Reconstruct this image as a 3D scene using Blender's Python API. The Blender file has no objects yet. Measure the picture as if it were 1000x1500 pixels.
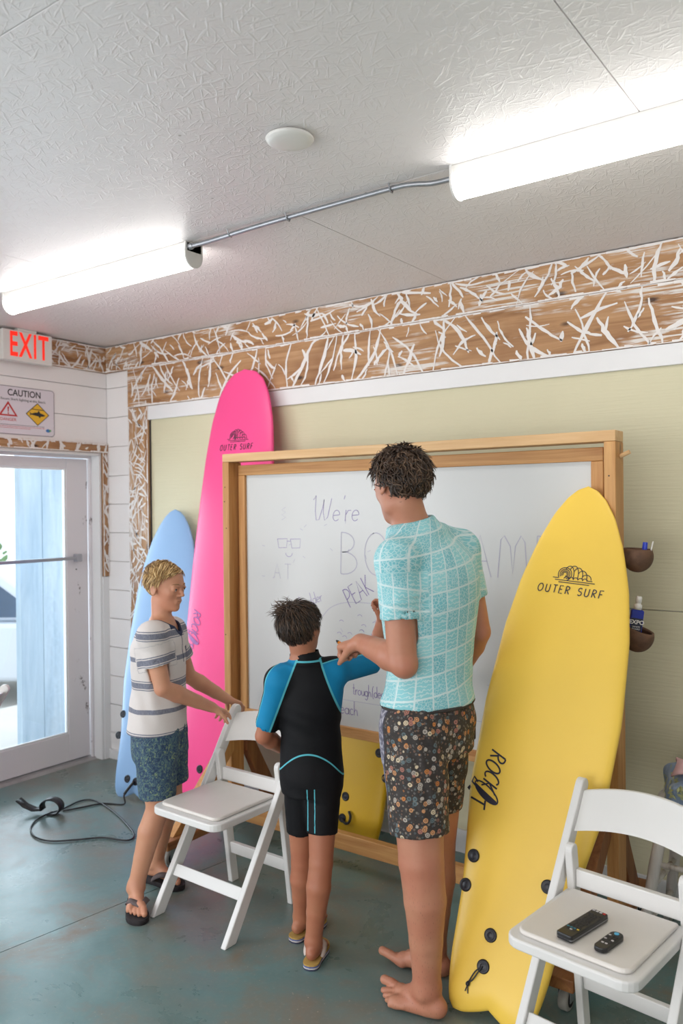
import bpy, bmesh, math, random
import numpy as np
from mathutils import Vector, Matrix
random.seed(7)
SC = bpy.context.scene
COL = SC.collection
PI = math.pi

# ------------------------------------------------------------------ camera
# room axes: X runs along the back wall, Y towards it, Z up; camera stands at the origin, eye height 1.6 m
CAM = Vector((0, 0, 1.6))
FW = Vector((-0.58825132, 0.8086519, -0.00651771))
RT = Vector((0.80866762, 0.58818337, -0.00984887))
UP = Vector((0.0041307, 0.01106428, 0.99993026))
FPX = 1199.487
cd = bpy.data.cameras.new('camera')
cam = bpy.data.objects.new('camera', cd)
COL.objects.link(cam)
cam.matrix_world = Matrix(((RT.x, UP.x, -FW.x, CAM.x), (RT.y, UP.y, -FW.y, CAM.y), (RT.z, UP.z, -FW.z, CAM.z), (0, 0, 0, 1)))
cd.sensor_fit = 'VERTICAL'; cd.sensor_height = 36.0; cd.sensor_width = 24.0
cd.lens = FPX / 1500 * 36.0
cd.clip_start = 0.05
cd.dof.use_dof = True; cd.dof.focus_distance = 2.75; cd.dof.aperture_fstop = 3.2
SC.camera = cam

# ------------------------------------------------------------------ world, light, exposure
def S(r, g, b):
    f = lambda c: (c / 255 / 12.92) if c / 255 <= .04045 else ((c / 255 + .055) / 1.055) ** 2.4
    return (f(r), f(g), f(b), 1.0)
wd = bpy.data.worlds.new('sky'); SC.world = wd; wd.use_nodes = True
bg = wd.node_tree.nodes['Background']
bg.inputs['Color'].default_value = (0.90, 0.95, 1.0, 1)
bg.inputs['Strength'].default_value = 1.5
def area(name, loc, look, sx, sy, watts, col):
    L = bpy.data.lights.new(name, 'AREA'); L.shape = 'RECTANGLE'; L.size = sx; L.size_y = sy; L.energy = watts; L.color = col
    o = bpy.data.objects.new(name, L); COL.objects.link(o); o.location = loc
    o.rotation_euler = (Vector(look)).to_track_quat('-Z', 'Y').to_euler()
    return o
# daylight coming in at the shop windows of the front wall (behind the camera) and of the left wall
area('window_light_left', (-4.40, -0.9, 1.30), (1, 0.0, -0.05), 3.2, 1.9, 33, (0.86, 0.92, 1.0))
area('window_light_front', (-1.2, -3.90, 1.35), (0, 1, 0.22), 4.6, 2.0, 66, (1.0, 0.94, 0.88))
area('door_light', (-4.75, 2.80, 1.15), (1, -0.15, -0.12), 0.85, 1.8, 15, (0.84, 0.93, 1.0))
SC.view_settings.view_transform = 'Standard'
SC.view_settings.look = 'None'
SC.view_settings.exposure = 0.62
SC.view_settings.gamma = 1.0
SC.view_settings.use_curve_mapping = False

# ------------------------------------------------------------------ material helpers
class G:
    """small node-graph builder"""
    def __init__(s, name):
        s.m = bpy.data.materials.new(name); s.m.use_nodes = True
        s.t = s.m.node_tree; s.b = s.t.nodes['Principled BSDF']
    def n(s, typ, ins=None, **props):
        nd = s.t.nodes.new('ShaderNode' + typ)
        for k, v in props.items(): setattr(nd, k, v)
        for k, v in (ins or {}).items(): s.put(nd.inputs[k], v)
        return nd
    def put(s, sock, v):
        if isinstance(v, bpy.types.NodeSocket): s.t.links.new(v, sock)
        elif isinstance(v, bpy.types.Node): s.t.links.new(v.outputs[0], sock)
        else: sock.default_value = v
    def obj(s): return s.n('TexCoord').outputs['Object']
    def attr(s, name): return s.n('Attribute', attribute_name=name).outputs['Fac']
    def map(s, vec, scale=(1, 1, 1), rot=(0, 0, 0), loc=(0, 0, 0)):
        return s.n('Mapping', {'Vector': vec, 'Scale': scale, 'Rotation': rot, 'Location': loc}).outputs[0]
    def noise(s, vec, scale, detail=4, rough=.55, dist=0):
        return s.n('TexNoise', {'Vector': vec, 'Scale': scale, 'Detail': detail, 'Roughness': rough, 'Distortion': dist}).outputs['Fac']
    def vor(s, vec, scale, feature='F1', out='Distance', rnd=1.0):
        return s.n('TexVoronoi', {'Vector': vec, 'Scale': scale, 'Randomness': rnd}, feature=feature).outputs[out]
    def ma(s, op, a, b=0.0, c=0.0):
        nd = s.n('Math', {0: a, 1: b, 2: c}, operation=op); return nd.outputs[0]
    def ramp(s, fac, stops, interp='LINEAR'):
        nd = s.n('ValToRGB', {'Fac': fac}); cr = nd.color_ramp; cr.interpolation = interp
        while len(cr.elements) > 1: cr.elements.remove(cr.elements[-1])
        cr.elements[0].position = stops[0][0]; cr.elements[0].color = stops[0][1]
        for p, c in stops[1:]:
            e = cr.elements.new(p); e.color = c
        return nd.outputs['Color']
    def mix(s, fac, a, b, mode='MIX'):
        nd = s.n('Mix', None, data_type='RGBA', blend_type=mode)
        s.put(nd.inputs[0], fac); s.put(nd.inputs[6], a); s.put(nd.inputs[7], b)
        return nd.outputs[2]
    def step(s, v, a, b): return s.n('MapRange', {'Value': v, 'From Min': a, 'From Max': b}).outputs[0]
    def sep(s, v): return s.n('SeparateXYZ', {0: v}).outputs
    def bump(s, h, strength=.3, dist=.002):
        nd = s.n('Bump', {'Height': h, 'Strength': strength, 'Distance': dist}); s.put(s.b.inputs['Normal'], nd.outputs[0])
    def done(s, col=None, rough=None, **kw):
        if col is not None: s.put(s.b.inputs['Base Color'], col)
        if rough is not None: s.put(s.b.inputs['Roughness'], rough)
        for k, v in kw.items(): s.put(s.b.inputs[k.replace('_', ' ')], v)
        return s.m
W1 = (1, 1, 1, 1); K0 = (0, 0, 0, 1)
def plain(name, col, rough=.5, var=.06, vscale=9, bump=0, bscale=120, **kw):
    g = G(name); o = g.obj(); n = g.noise(o, vscale)
    c = g.mix(g.step(n, .3, .7), tuple(x * (1 - var) for x in col[:3]) + (1,), tuple(min(1, x * (1 + var)) for x in col[:3]) + (1,))
    if bump: g.bump(g.noise(o, bscale), bump)
    return g.done(c, rough, **kw)
def wood(name, dark, light, axis, rough=.55, knots=False, scale=1.0):
    g = G(name); o = g.obj()
    sc = [28 * scale] * 3; sc[axis] = 1.6 * scale
    v = g.map(o, tuple(sc))
    n1 = g.noise(v, 1.0, 5, .6, 1.2)
    sc2 = [90 * scale] * 3; sc2[axis] = 3 * scale
    n2 = g.noise(g.map(o, tuple(sc2)), 1.0, 3)
    c = g.ramp(g.ma('ADD', g.ma('MULTIPLY', n1, .75), g.ma('MULTIPLY', n2, .25)), [(.32, dark), (.5, tuple((a + b) / 2 for a, b in zip(dark, light))), (.68, light)])
    if knots:
        s3 = [9 * scale] * 3; s3[axis] = 3.2 * scale
        k = g.step(g.vor(g.map(o, tuple(s3)), 1.0), .10, .03)
        c = g.mix(g.ma('MULTIPLY', k, .8), c, tuple(x * .25 for x in dark[:3]) + (1,))
    g.bump(n2, .25, .0008)
    return g.done(c, rough)

# ------------------------------------------------------------------ mesh helpers
class MB:
    def __init__(s): s.v = []; s.f = []
    def add(s, vs, fs):
        n = len(s.v); s.v += [tuple(v) for v in vs]; s.f += [tuple(i + n for i in f) for f in fs]; return s
    def box(s, x0, x1, y0, y1, z0, z1):
        vs = [(x, y, z) for x in (x0, x1) for y in (y0, y1) for z in (z0, z1)]
        return s.add(vs, [(0, 1, 3, 2), (4, 6, 7, 5), (0, 4, 5, 1), (2, 3, 7, 6), (0, 2, 6, 4), (1, 5, 7, 3)])
    def bar(s, a, b, side, w, d):
        """rectangular bar from a to b; side = direction of width w, d = depth across"""
        a, b = Vector(a), Vector(b); t = (b - a).normalized(); sd = Vector(side); sd = (sd - t * sd.dot(t)).normalized(); e = t.cross(sd)
        vs = [p + sd * w / 2 * i + e * d / 2 * j for p in (a, b) for i, j in ((-1, -1), (1, -1), (1, 1), (-1, 1))]
        return s.add(vs, [(3, 2, 1, 0), (4, 5, 6, 7), (0, 1, 5, 4), (1, 2, 6, 5), (2, 3, 7, 6), (3, 0, 4, 7)])
    def prism(s, pts, ax, lo, hi):
        """2-D outline extruded along axis ax"""
        n = len(pts); o = [i for i in range(3) if i != ax]; vs = []
        for h in (lo, hi):
            for p in pts:
                q = [0, 0, 0]; q[ax] = h; q[o[0]] = p[0]; q[o[1]] = p[1]; vs.append(q)
        return s.add(vs, [tuple(range(n)), tuple(range(2 * n - 1, n - 1, -1))] + [(i, i + n, (i + 1) % n + n, (i + 1) % n) for i in range(n)])
    def tube(s, pts, r, n=8, cap=True):
        pts = [Vector(p) for p in pts]; m = len(pts); rr = r if isinstance(r, (list, tuple)) else [r] * m
        t0 = (pts[1] - pts[0]).normalized(); ref = Vector((0, 0, 1)) if abs(t0.z) < .9 else Vector((1, 0, 0))
        a = t0.cross(ref).normalized(); vs = []
        for i, p in enumerate(pts):
            t = (pts[min(i + 1, m - 1)] - pts[max(i - 1, 0)]).normalized()
            a = (a - t * a.dot(t)).normalized(); b = t.cross(a)
            vs += [p + (a * math.cos(2 * PI * k / n) + b * math.sin(2 * PI * k / n)) * rr[i] for k in range(n)]
        fs = [(i * n + k, i * n + (k + 1) % n, (i + 1) * n + (k + 1) % n, (i + 1) * n + k) for i in range(m - 1) for k in range(n)]
        if cap: fs += [tuple(range(n - 1, -1, -1)), tuple((m - 1) * n + k for k in range(n))]
        return s.add(vs, fs)
    def lathe(s, prof, c=(0, 0, 0), axis=(0, 0, 1), n=24):
        """profile of (radius, height) turned about an axis through c"""
        ax = Vector(axis).normalized(); ref = Vector((1, 0, 0)) if abs(ax.x) < .9 else Vector((0, 1, 0))
        a = ax.cross(ref).normalized(); b = ax.cross(a); c = Vector(c); vs = []
        for r, h in prof:
            vs += [c + ax * h + (a * math.cos(2 * PI * k / n) + b * math.sin(2 * PI * k / n)) * max(r, 1e-5) for k in range(n)]
        m = len(prof)
        fs = [(i * n + k, i * n + (k + 1) % n, (i + 1) * n + (k + 1) % n, (i + 1) * n + k) for i in range(m - 1) for k in range(n)]
        fs += [tuple(range(n - 1, -1, -1)), tuple((m - 1) * n + k for k in range(n))]
        return s.add(vs, fs)
    def ribbon(s, pts, w, fn=None):
        """flat stroke along 2-D points (w: width or one per point), mapped to space by fn(u, v)"""
        m = len(pts); ww = w if isinstance(w, (list, tuple)) else [w] * m; vs = []
        for i in range(m):
            a = pts[max(i - 1, 0)]; b = pts[min(i + 1, m - 1)]
            dx, dy = b[0] - a[0], b[1] - a[1]; L = math.hypot(dx, dy) or 1
            nx, ny = -dy / L * ww[i] / 2, dx / L * ww[i] / 2
            for sg in (1, -1):
                u, v = pts[i][0] + nx * sg, pts[i][1] + ny * sg
                vs.append(fn(u, v) if fn else (u, v, 0))
        return s.add(vs, [(2 * i, 2 * i + 1, 2 * i + 3, 2 * i + 2) for i in range(m - 1)])
    def mesh(s, name, smooth=False):
        me = bpy.data.meshes.new(name); me.from_pydata(s.v, [], s.f); me.update()
        bm = bmesh.new(); bm.from_mesh(me); bmesh.ops.recalc_face_normals(bm, faces=bm.faces); bm.to_mesh(me); bm.free()
        if smooth:
            for p in me.polygons: p.use_smooth = True
        return me
    def build(s, name, mat, parent=None, smooth=False, bevel=0, seg=2, sub=0):
        return link(name, s.mesh(name, smooth), mat, parent, bevel, seg, sub)
def link(name, me, mat, parent=None, bevel=0, seg=2, sub=0):
    o = bpy.data.objects.new(name, me); COL.objects.link(o)
    if mat is not None and not me.materials: me.materials.append(mat)
    if parent: o.parent = parent
    if bevel:
        b = o.modifiers.new('bevel', 'BEVEL'); b.width = bevel; b.segments = seg; b.limit_method = 'ANGLE'; b.angle_limit = .6
    if sub:
        b = o.modifiers.new('subdivision', 'SUBSURF'); b.levels = sub; b.render_levels = sub
    return o
def thing(name, label, cat, loc=(0, 0, 0), rz=0, group=None):
    o = bpy.data.objects.new(name, None); COL.objects.link(o); o.location = loc; o.rotation_euler = (0, 0, rz); o.empty_display_size = .05
    return tag(o, label, cat, group)
def tag(o, label, cat, group=None):
    o['label'] = label; o['category'] = cat
    if group: o['group'] = group
    return o
def struct(o, label=None):
    o['kind'] = 'structure'
    if label: o['label'] = label
    return o
def room_empty(name, label, loc=(0, 0, 0)):
    o = bpy.data.objects.new(name, None); COL.objects.link(o); o.location = loc; o.empty_display_size = .05
    return struct(o, label)
def copy_tree(o, parent=None):
    c = o.copy(); COL.objects.link(c)
    if parent: c.parent = parent
    for ch in list(o.children): copy_tree(ch, c)
    return c
def spot(x, y, d):
    """point of the room at distance d in front of the camera, along the sight line of photo pixel (x, y)"""
    return CAM + (FW + RT * ((x - 500) / FPX) - UP * ((y - 750) / FPX)) * d
def text_mesh(txt, size, font_bold=0.0, sx=1.0, align='CENTER', space=1.0):
    cu = bpy.data.curves.new('lettering', 'FONT'); cu.body = txt; cu.size = size; cu.align_x = align; cu.align_y = 'CENTER'; cu.offset = font_bold; cu.space_character = space
    o = bpy.data.objects.new('lettering', cu); COL.objects.link(o)
    dg = bpy.context.evaluated_depsgraph_get(); me = bpy.data.meshes.new_from_object(o.evaluated_get(dg))
    bpy.data.objects.remove(o); bpy.data.curves.remove(cu)
    if sx != 1.0: me.transform(Matrix.Diagonal((sx, 1, 1, 1)))
    return me
def smooth_curve(pts, n=8):
    """Catmull-Rom through points"""
    P = [Vector(p) for p in pts]; P = [P[0] * 2 - P[1]] + P + [P[-1] * 2 - P[-2]]; out = []
    for i in range(1, len(P) - 2):
        for k in range(n):
            t = k / n; a, b, c, d = P[i - 1:i + 3]
            out.append(.5 * ((2 * b) + (c - a) * t + (2 * a - 5 * b + 4 * c - d) * t * t + (3 * b - a - 3 * c + d) * t ** 3))
    out.append(P[-2]); return out

# ------------------------------------------------------------------ materials of the room
XL, YB, ZC = -4.31, 3.373, 2.635
XR, YF = 3.2, -4.0
def m_floor():
    g = G('stained_concrete'); o = g.obj()
    n1 = g.noise(o, .9, 5, .6, .6); n2 = g.noise(o, 3.2, 6, .65, .4); n3 = g.noise(o, 60, 3)
    c = g.ramp(n1, [(.30, S(120, 114, 104)), (.44, S(112, 126, 122)), (.54, S(100, 132, 132)), (.70, S(122, 152, 154))])
    c = g.mix(g.step(n2, .50, .72), c, S(128, 118, 104))
    c = g.mix(g.ma('MULTIPLY', g.step(n2, .48, .24), .6), c, S(78, 112, 110))
    c = g.mix(g.ma('MULTIPLY', g.step(n3, .55, .75), .25), c, S(150, 150, 140))
    spk = g.step(g.vor(o, 34), .10, .05)
    c = g.mix(g.ma('MULTIPLY', spk, g.step(n2, .5, .6)), c, S(170, 165, 150))
    g.bump(g.ma('ADD', n3, n2), .12, .002)
    r = g.step(n2, .2, .8); r = g.ma('MULTIPLY_ADD', r, .22, .20)
    return g.done(c, r)
def m_ceiling():
    g = G('painted_strand_board'); o = g.obj(); h = None
    for i, (a, sc) in enumerate(((0.3, 60), (1.35, 54), (2.3, 66), (2.9, 46), (0.85, 58))):
        n = g.noise(g.map(g.map(o, (1, 1, 1), (0, 0, a)), (sc * .22, sc * 1.6, 1)), 1.0, 2, .5, .3)
        e = g.step(n, .60, .68)
        h = e if h is None else g.ma('MAXIMUM', h, e)
    n2 = g.noise(o, 130, 2)
    g.bump(g.ma('ADD', h, g.ma('MULTIPLY', n2, .35)), .40, .003)
    sp = g.step(g.vor(o, 5.5), .035, .015)
    c = g.mix(g.noise(o, 1.2), S(230, 226, 226), S(238, 234, 234))
    c = g.mix(g.ma('MULTIPLY', sp, .6), c, S(130, 120, 110))
    return g.done(c, .42)
def m_siding():
    g = G('sage_wood_grain_siding'); o = g.obj()
    v = g.map(o, (.9, 1, 17)); w = g.noise(v, 2.2, 5, .62, 3.2)
    wv = g.n('TexWave', {'Vector': g.map(o, (.35, 1, 6)), 'Scale': 3.2, 'Distortion': 9.0, 'Detail': 3.0, 'Detail Scale': 1.3}, bands_direction='Z').outputs['Fac']
    g.bump(g.ma('ADD', g.ma('MULTIPLY', w, .8), g.ma('MULTIPLY', wv, .16)), .5, .003)
    c = g.mix(g.noise(o, 1.5), S(210, 204, 172), S(218, 212, 182))
    return g.done(c, .6)
def m_scraped(name, axis):
    g = G(name); o = g.obj()
    s1 = [22] * 3; s1[axis] = 1.2; n1 = g.noise(g.map(o, tuple(s1)), 1, 5, .6, 1.0)
    s2 = [110] * 3; s2[axis] = 4; n2 = g.noise(g.map(o, tuple(s2)), 1, 3, .6)
    c = g.ramp(n1, [(.3, S(142, 98, 60)), (.5, S(178, 134, 92)), (.7, S(198, 158, 118))])
    s4 = [2.6] * 3; big = g.noise(g.map(o, tuple(s4)), 1, 3)
    c = g.mix(g.ma('MULTIPLY', g.step(big, .52, .72), .7), c, S(128, 80, 44))
    s3 = [10] * 3; s3[axis] = 4; kn = g.vor(g.map(o, tuple(s3)), .9)
    c = g.mix(g.step(kn, .13, .05), c, S(70, 42, 24))
    # streaks of old white paint caught in the grain
    s5 = [7] * 3; s5[axis] = 2.4; pat = g.noise(g.map(o, tuple(s5)), 1, 4, .6)
    pm = g.ma('MULTIPLY', g.step(pat, .53, .62), g.step(n2, .50, .54))
    c = g.mix(g.ma('MULTIPLY', pm, .9), c, S(226, 222, 218))
    g.bump(n2, .35, .001)
    return g.done(c, .6)
M = {}
M['floor'] = m_floor(); M['ceil'] = m_ceiling(); M['sage'] = m_siding()
M['white'] = plain('white_wall_paint', S(240, 237, 237), .5, .015, 3, .08, 40)
M['trimw'] = plain('white_trim_paint', S(232, 232, 233), .45, .015, 4, .08, 60)
M['scrx'] = m_scraped('scraped_wood_along_x', 0); M['scry'] = m_scraped('scraped_wood_along_y', 1); M['scrz'] = m_scraped('scraped_wood_along_z', 2)
M['paint'] = plain('old_white_paint', S(232, 227, 224), .5, .03, 20, .2, 90)
def m_doorpaint():
    g = G('chipped_white_door_paint'); o = g.obj()
    n = g.noise(g.map(o, (6, 6, 3)), 1, 6, .7); n2 = g.noise(o, 40, 3)
    chip = g.ma('MULTIPLY', g.step(n, .62, .66), g.step(n2, .42, .52))
    c = g.mix(chip, S(226, 222, 226), S(82, 66, 62))
    g.bump(g.ma('MULTIPLY', chip, -1.0), .4, .002)
    return g.done(c, .5)
M['door'] = m_doorpaint()
M['edge'] = plain('dark_gap', S(58, 54, 52), .8)
M['thresh'] = plain('grey_threshold', S(150, 146, 146), .5, .1, 12)
def m_glass():
    g = G('clear_glass'); t = g.t
    tr = g.n('BsdfTransparent', {'Color': (.94, .98, 1.0, 1)}); gl = g.n('BsdfGlossy', {'Roughness': .02})
    fr = g.n('Fresnel', {'IOR': 1.45}); mx = g.n('MixShader', {0: fr.outputs[0], 1: tr.outputs[0], 2: gl.outputs[0]})
    t.links.new(mx.outputs[0], t.nodes['Material Output'].inputs['Surface']); t.nodes.remove(g.b)
    return g.m
M['glass'] = m_glass()

# ------------------------------------------------------------------ floor (slabs with a sawn joint)
fl_ = room_empty('floor', 'stained blue-green concrete floor')
J = lambda y: -2.955 + .131 * y        # joint line x(y)
mb = MB(); mb.prism([(-4.55, YF - .1), (J(YF) - .002, YF - .1), (J(YB) - .002, YB + .1), (-4.55, YB + .1)], 2, -.1, 0); mb.build('floor_slab', M['floor'], fl_)
mb = MB(); mb.prism([(J(YF) + .002, YF - .1), (XR + .1, YF - .1), (XR + .1, YB + .1), (J(YB) + .002, YB + .1)], 2, -.1, 0); mb.build('floor_slab', M['floor'], fl_)
mb = MB(); mb.box(-4.5, XR, YF, YB, -.13, -.006); mb.build('joint_filler', M['edge'], fl_)

# ------------------------------------------------------------------ ceiling (4-foot boards, butted)
ce = room_empty('ceiling', 'white painted strand board ceiling', (0, 0, ZC))
for r_, (y0, y1) in enumerate(((2.24, YB + .1), (1.02, 2.24), (-.2, 1.02), (-1.42, -.2), (-2.64, -1.42), (YF - .1, -2.64))):   # staggered 8-foot sheets
    xs = [-4.45] + ([-1.825, .613] if r_ % 2 == 0 else [-3.055, -.632, 1.81]) + [XR + .1]
    for x0, x1 in zip(xs[:-1], xs[1:]):
        MB().box(x0 + .0012, x1 - .0012, y0 + .0012, y1 - .0012, 0, .012).build('ceiling_panel', M['ceil'], ce, bevel=.001, seg=1)
MB().box(-4.45, XR + .1, YF - .1, YB + .1, .013, .1).build('ceiling_backing', M['edge'], ce)

# ------------------------------------------------------------------ left wall with door opening and shop window
DY0, DY1, DZ = 2.33, 3.326, 1.957
wl = room_empty('wall_left', 'white shiplap wall around the glazed exit door')
bw = MB(); X0, X1 = -4.46, XL - .014
bw.box(X0, X1, DY1, YB + .1, 0, ZC); bw.box(X0, X1, 1.0, DY0, 0, ZC); bw.box(X0, X1, DY0, DY1, DZ, ZC)
bw.box(X0, X1, YF, -2.6, 0, ZC); bw.box(X0, X1, -2.6, 1.0, 0, .3); bw.box(X0, X1, -2.6, 1.0, 2.3, ZC)
bw.build('wall_backing', M['white'], wl)
rows = [2.466, 2.369, 2.181, 1.995, 1.81, 1.63, 1.448, 1.266, 1.083, .9, .716, .532, .348, .165, .0]
for a, b in zip(rows[:-1], rows[1:]):
    if b >= 1.99: MB().box(X1, XL, 1.0, YB, b + .002, a - .002 if a < 2.4 else a).build('plank', M['white'], wl, bevel=.0015, seg=1)
    else: MB().box(X1, XL, 1.0, DY0, b + .002, a - .002).build('plank', M['white'], wl, bevel=.0015, seg=1)
MB().box(X1, XL, DY1 + .047, YB, 0, 2.0).build('plank', M['white'], wl)

# ------------------------------------------------------------------ back wall
wb = room_empty('wall_back', 'sage green wood-grain siding wall with white shiplap end')
MB().box(-4.46, XR + .1, YB + .016, YB + .12, 0, ZC).build('wall_backing', M['white'], wb)
for a, b in zip(rows[:-1], rows[1:]):
    MB().box(XL, -4.081, YB, YB + .016, b + .002, a - .002 if a < 2.4 else a).build('plank', M['white'], wb, bevel=.0015, seg=1)
MB().box(-3.888, XR, YB, YB + .016, .0, 1.1725).build('siding_panel', M['sage'], wb, bevel=.0015, seg=1)
MB().box(-3.888, XR, YB - .0, YB + .016, 1.1755, 2.24).build('siding_panel', M['sage'], wb, bevel=.0015, seg=1)
# ------------------------------------------------------------------ the walls behind the camera
wr = struct(MB().box(XR, XR + .12, YF, YB + .1, 0, ZC).build('wall_right', M['white']), 'plain white wall outside the picture')
wf = MB(); wf.box(-4.46, -3.6, YF - .12, YF, 0, ZC); wf.box(1.2, XR + .12, YF - .12, YF, 0, ZC); wf.box(-3.6, 1.2, YF - .12, YF, 0, .3); wf.box(-3.6, 1.2, YF - .12, YF, 2.4, ZC)
struct(wf.build('wall_front', M['white']), 'white wall with shop window opening behind the viewer')

# ------------------------------------------------------------------ baseboards
struct(MB().box(-3.9, XR, YB - .014, YB, 0, .105).build('baseboard_back', M['trimw'], bevel=.002), 'white baseboard under the sage siding')
struct(MB().box(XL, -3.9, YB - .014, YB, 0, .062).build('baseboard_corner', M['trimw'], bevel=.002), 'low white baseboard in the corner by the door')

# ------------------------------------------------------------------ scraped wood boards with paint strokes
def strokes(n, L, H, style, rnd):
    """list of (points, widths) on a board L long and H high, in board coordinates"""
    out = []
    def wob(a, b, w, k=6):
        pts = []; ww = []
        bend = rnd.uniform(-.12, .12); dx, dy = b[0] - a[0], b[1] - a[1]
        for i in range(k):
            t = i / (k - 1); o = bend * math.sin(PI * t)
            pts.append((a[0] + dx * t - dy * o + rnd.gauss(0, w * .18), a[1] + dy * t + dx * o))
            ww.append(w * (0.25 + 1.0 * math.sin(PI * (.1 + .82 * t))) * rnd.uniform(.6, 1.25))
        out.append((pts, ww))
    for i in range(n):
        x = L * (i + rnd.random()) / n
        if style == 'tall':
            s = rnd.choice((-1, 1, 1, -1, .2)) * rnd.uniform(.1, .75) * H; w = rnd.uniform(.008, .017)
            y0 = rnd.choice((0.0, 0.0, .25)) * H; y1 = rnd.choice((1, 1, .8, .6)) * H
            wob((x, y0 + .004), (min(max(x + s, .01), L - .01), y1 - .004), w, 9)
        elif style == 'cross':
            a = rnd.uniform(-1.1, 1.1); l = rnd.uniform(.05, .17); w = rnd.uniform(.005, .014); y = rnd.uniform(.1, .9) * H
            dx, dy = math.cos(a) * l / 2, math.sin(a) * l / 2
            wob((min(max(x - dx, .005), L - .005), min(max(y - dy, .006), H - .006)), (min(max(x + dx, .005), L - .005), min(max(y + dy, .006), H - .006)), w)
        else:
            a = PI / 2 + rnd.choice((-1, 1)) * rnd.uniform(.1, 1.0); l = rnd.uniform(.03, .10); w = rnd.uniform(.006, .014); y = rnd.random() * H
            dx, dy = math.cos(a) * l / 2, math.sin(a) * l / 2
            wob((min(max(x - dx, .004), L - .004), min(max(y - dy, .004), H - .004)), (min(max(x + dx, .004), L - .004), min(max(y + dy, .004), H - .004)), w, 5)
    return out
def blob_edge(L, H, rnd, top=True):
    """ragged paint line left along the upper or lower edge of a board"""
    out = []; x = 0
    while x < L:
        l = rnd.uniform(.02, .07); x2 = min(x + l, L); h = rnd.uniform(.003, .013)
        y = H - h / 2 if top else h / 2
        out.append(([(x, y), ((x + x2) / 2, y), (x2, y)], [h, h * rnd.uniform(.7, 1.0), h * rnd.uniform(.4, 1)])); x = x2
    return out
def scraped_board(name, label, mat, box, fn, L, H, sets, seed, cells=None):
    rnd = random.Random(seed)
    b = struct(MB().box(*box).build(name, mat, bevel=.002, seg=1), label)
    mb = MB(); lift = 0
    for (n, style) in sets:
        for pts, ww in strokes(n, L, H, style, rnd):
            lift += 1; mb.ribbon(pts, ww, lambda u, v, q=.0012 + .0003 * (lift % 7): fn(u, v, q))
    for top in (True, False):
        for pts, ww in blob_edge(L, H, rnd, top): mb.ribbon(pts, ww, lambda u, v: fn(u, v, .0008))
    o = mb.build('paint_strokes', M['paint'], b); o['kind'] = 'stuff'; o['label'] = 'strokes of white paint left on the scraped wood'
    return b
TB = .020
scraped_board('trim_1', 'upper scraped brown board along the ceiling with white paint strokes', M['scrx'], (-4.078, XR, YB - TB, YB, 2.470, ZC - .004),
              lambda u, v, q: (-4.078 + u, YB - TB - q, 2.470 + v), 7.2, .161, ((150, 'cross'), (170, 'short'), (40, 'tall')), 3)
scraped_board('trim_2', 'lower scraped brown board with long zigzag white paint strokes', M['scrx'], (-4.078, XR, YB - TB - .002, YB, 2.228, 2.468),
              lambda u, v, q: (-4.078 + u, YB - TB - .002 - q, 2.228 + v), 7.2, .240, ((125, 'tall'), (110, 'short'), (50, 'cross')), 5)
scraped_board('trim_3', 'upright scraped brown board covered in criss-cross paint strokes', M['scrz'], (-4.078, -3.897, YB - TB, YB, 0.0, 2.226),
              lambda u, v, q: (-4.078 + v, YB - TB - q, u), 2.226, .181, ((85, 'cross'), (90, 'short'), (40, 'cross')), 8)
scraped_board('trim_4', 'short dark scraped board beside the corner under the ceiling', M['scrx'], (XL + .02, -4.080, YB - TB, YB, 2.468, ZC - .006),
              lambda u, v, q: (XL + .02 + u, YB - TB - q, 2.468 + v), .21, .160, ((5, 'cross'), (9, 'short')), 9)
scraped_board('trim_5', 'scraped board on the door wall behind the exit sign', M['scry'], (XL, XL + TB, 1.2, YB - .001, 2.466, ZC - .006),
              lambda u, v, q: (XL + TB + q, 1.2 + u, 2.466 + v), 2.17, .162, ((34, 'cross'), (60, 'short'), (16, 'tall')), 12)
scraped_board('trim_6', 'narrow scraped lintel board above the door', M['scry'], (XL, XL + .014, 2.2, YB - .001, 1.957, 2.017),
              lambda u, v, q: (XL + .014 + q, 2.2 + u, 1.957 + v), 1.17, .06, ((17, 'tall'), (10, 'short')), 14)
scraped_board('trim_7', 'narrow scraped upright strip right of the door', M['scrz'], (XL, XL + .014, DY1, YB - .001, 1.17, 1.957),
              lambda u, v, q: (XL + .014 + q, DY1 + v, 1.17 + u), .787, .046, ((13, 'cross'), (8, 'short')), 15)
struct(MB().box(-3.903, XR, YB - .018, YB, 2.142, 2.226).build('trim_8', M['trimw'], bevel=.002), 'flat white trim board between scraped wood and sage siding')
struct(MB().box(-3.8965, -3.888, YB - .006, YB, .105, 2.142).build('trim_9', M['edge']), 'dark gap along the edge of the sage siding')

# ------------------------------------------------------------------ door frame, door, threshold
tr = struct(MB().box(-4.46, XL + .006, DY1 - .0, DY1 + .047, 0, 1.168).build('trim_10', M['trimw'], bevel=.002), 'white door casing below the scraped strip')
dj = room_empty('trim_11', 'white recessed door jamb')
MB().box(-4.47, XL - .0, DY1 - .018, DY1 - .0005, 0, DZ - .018).build('jamb_board', M['trimw'], dj, bevel=.002)
MB().box(-4.47, XL - .0, DY0, DY1 - .0005, DZ - .018, DZ - .0005).build('jamb_head', M['trimw'], dj, bevel=.002)
MB().box(-4.405, -4.385, DY1 - .034, DY1 - .018, 0, DZ - .034).build('door_stop', M['door'], dj, bevel=.002)
MB().box(-4.405, -4.385, DY0, DY1 - .018, DZ - .034, DZ - .018).build('door_stop', M['door'], dj, bevel=.002)
struct(MB().prism([(-4.5, 0), (-4.36, 0), (-4.375, .012), (-4.5, .018)], 1, DY0, DY1 - .02).build('trim_12', M['thresh']), 'grey metal threshold under the exit door')
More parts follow.
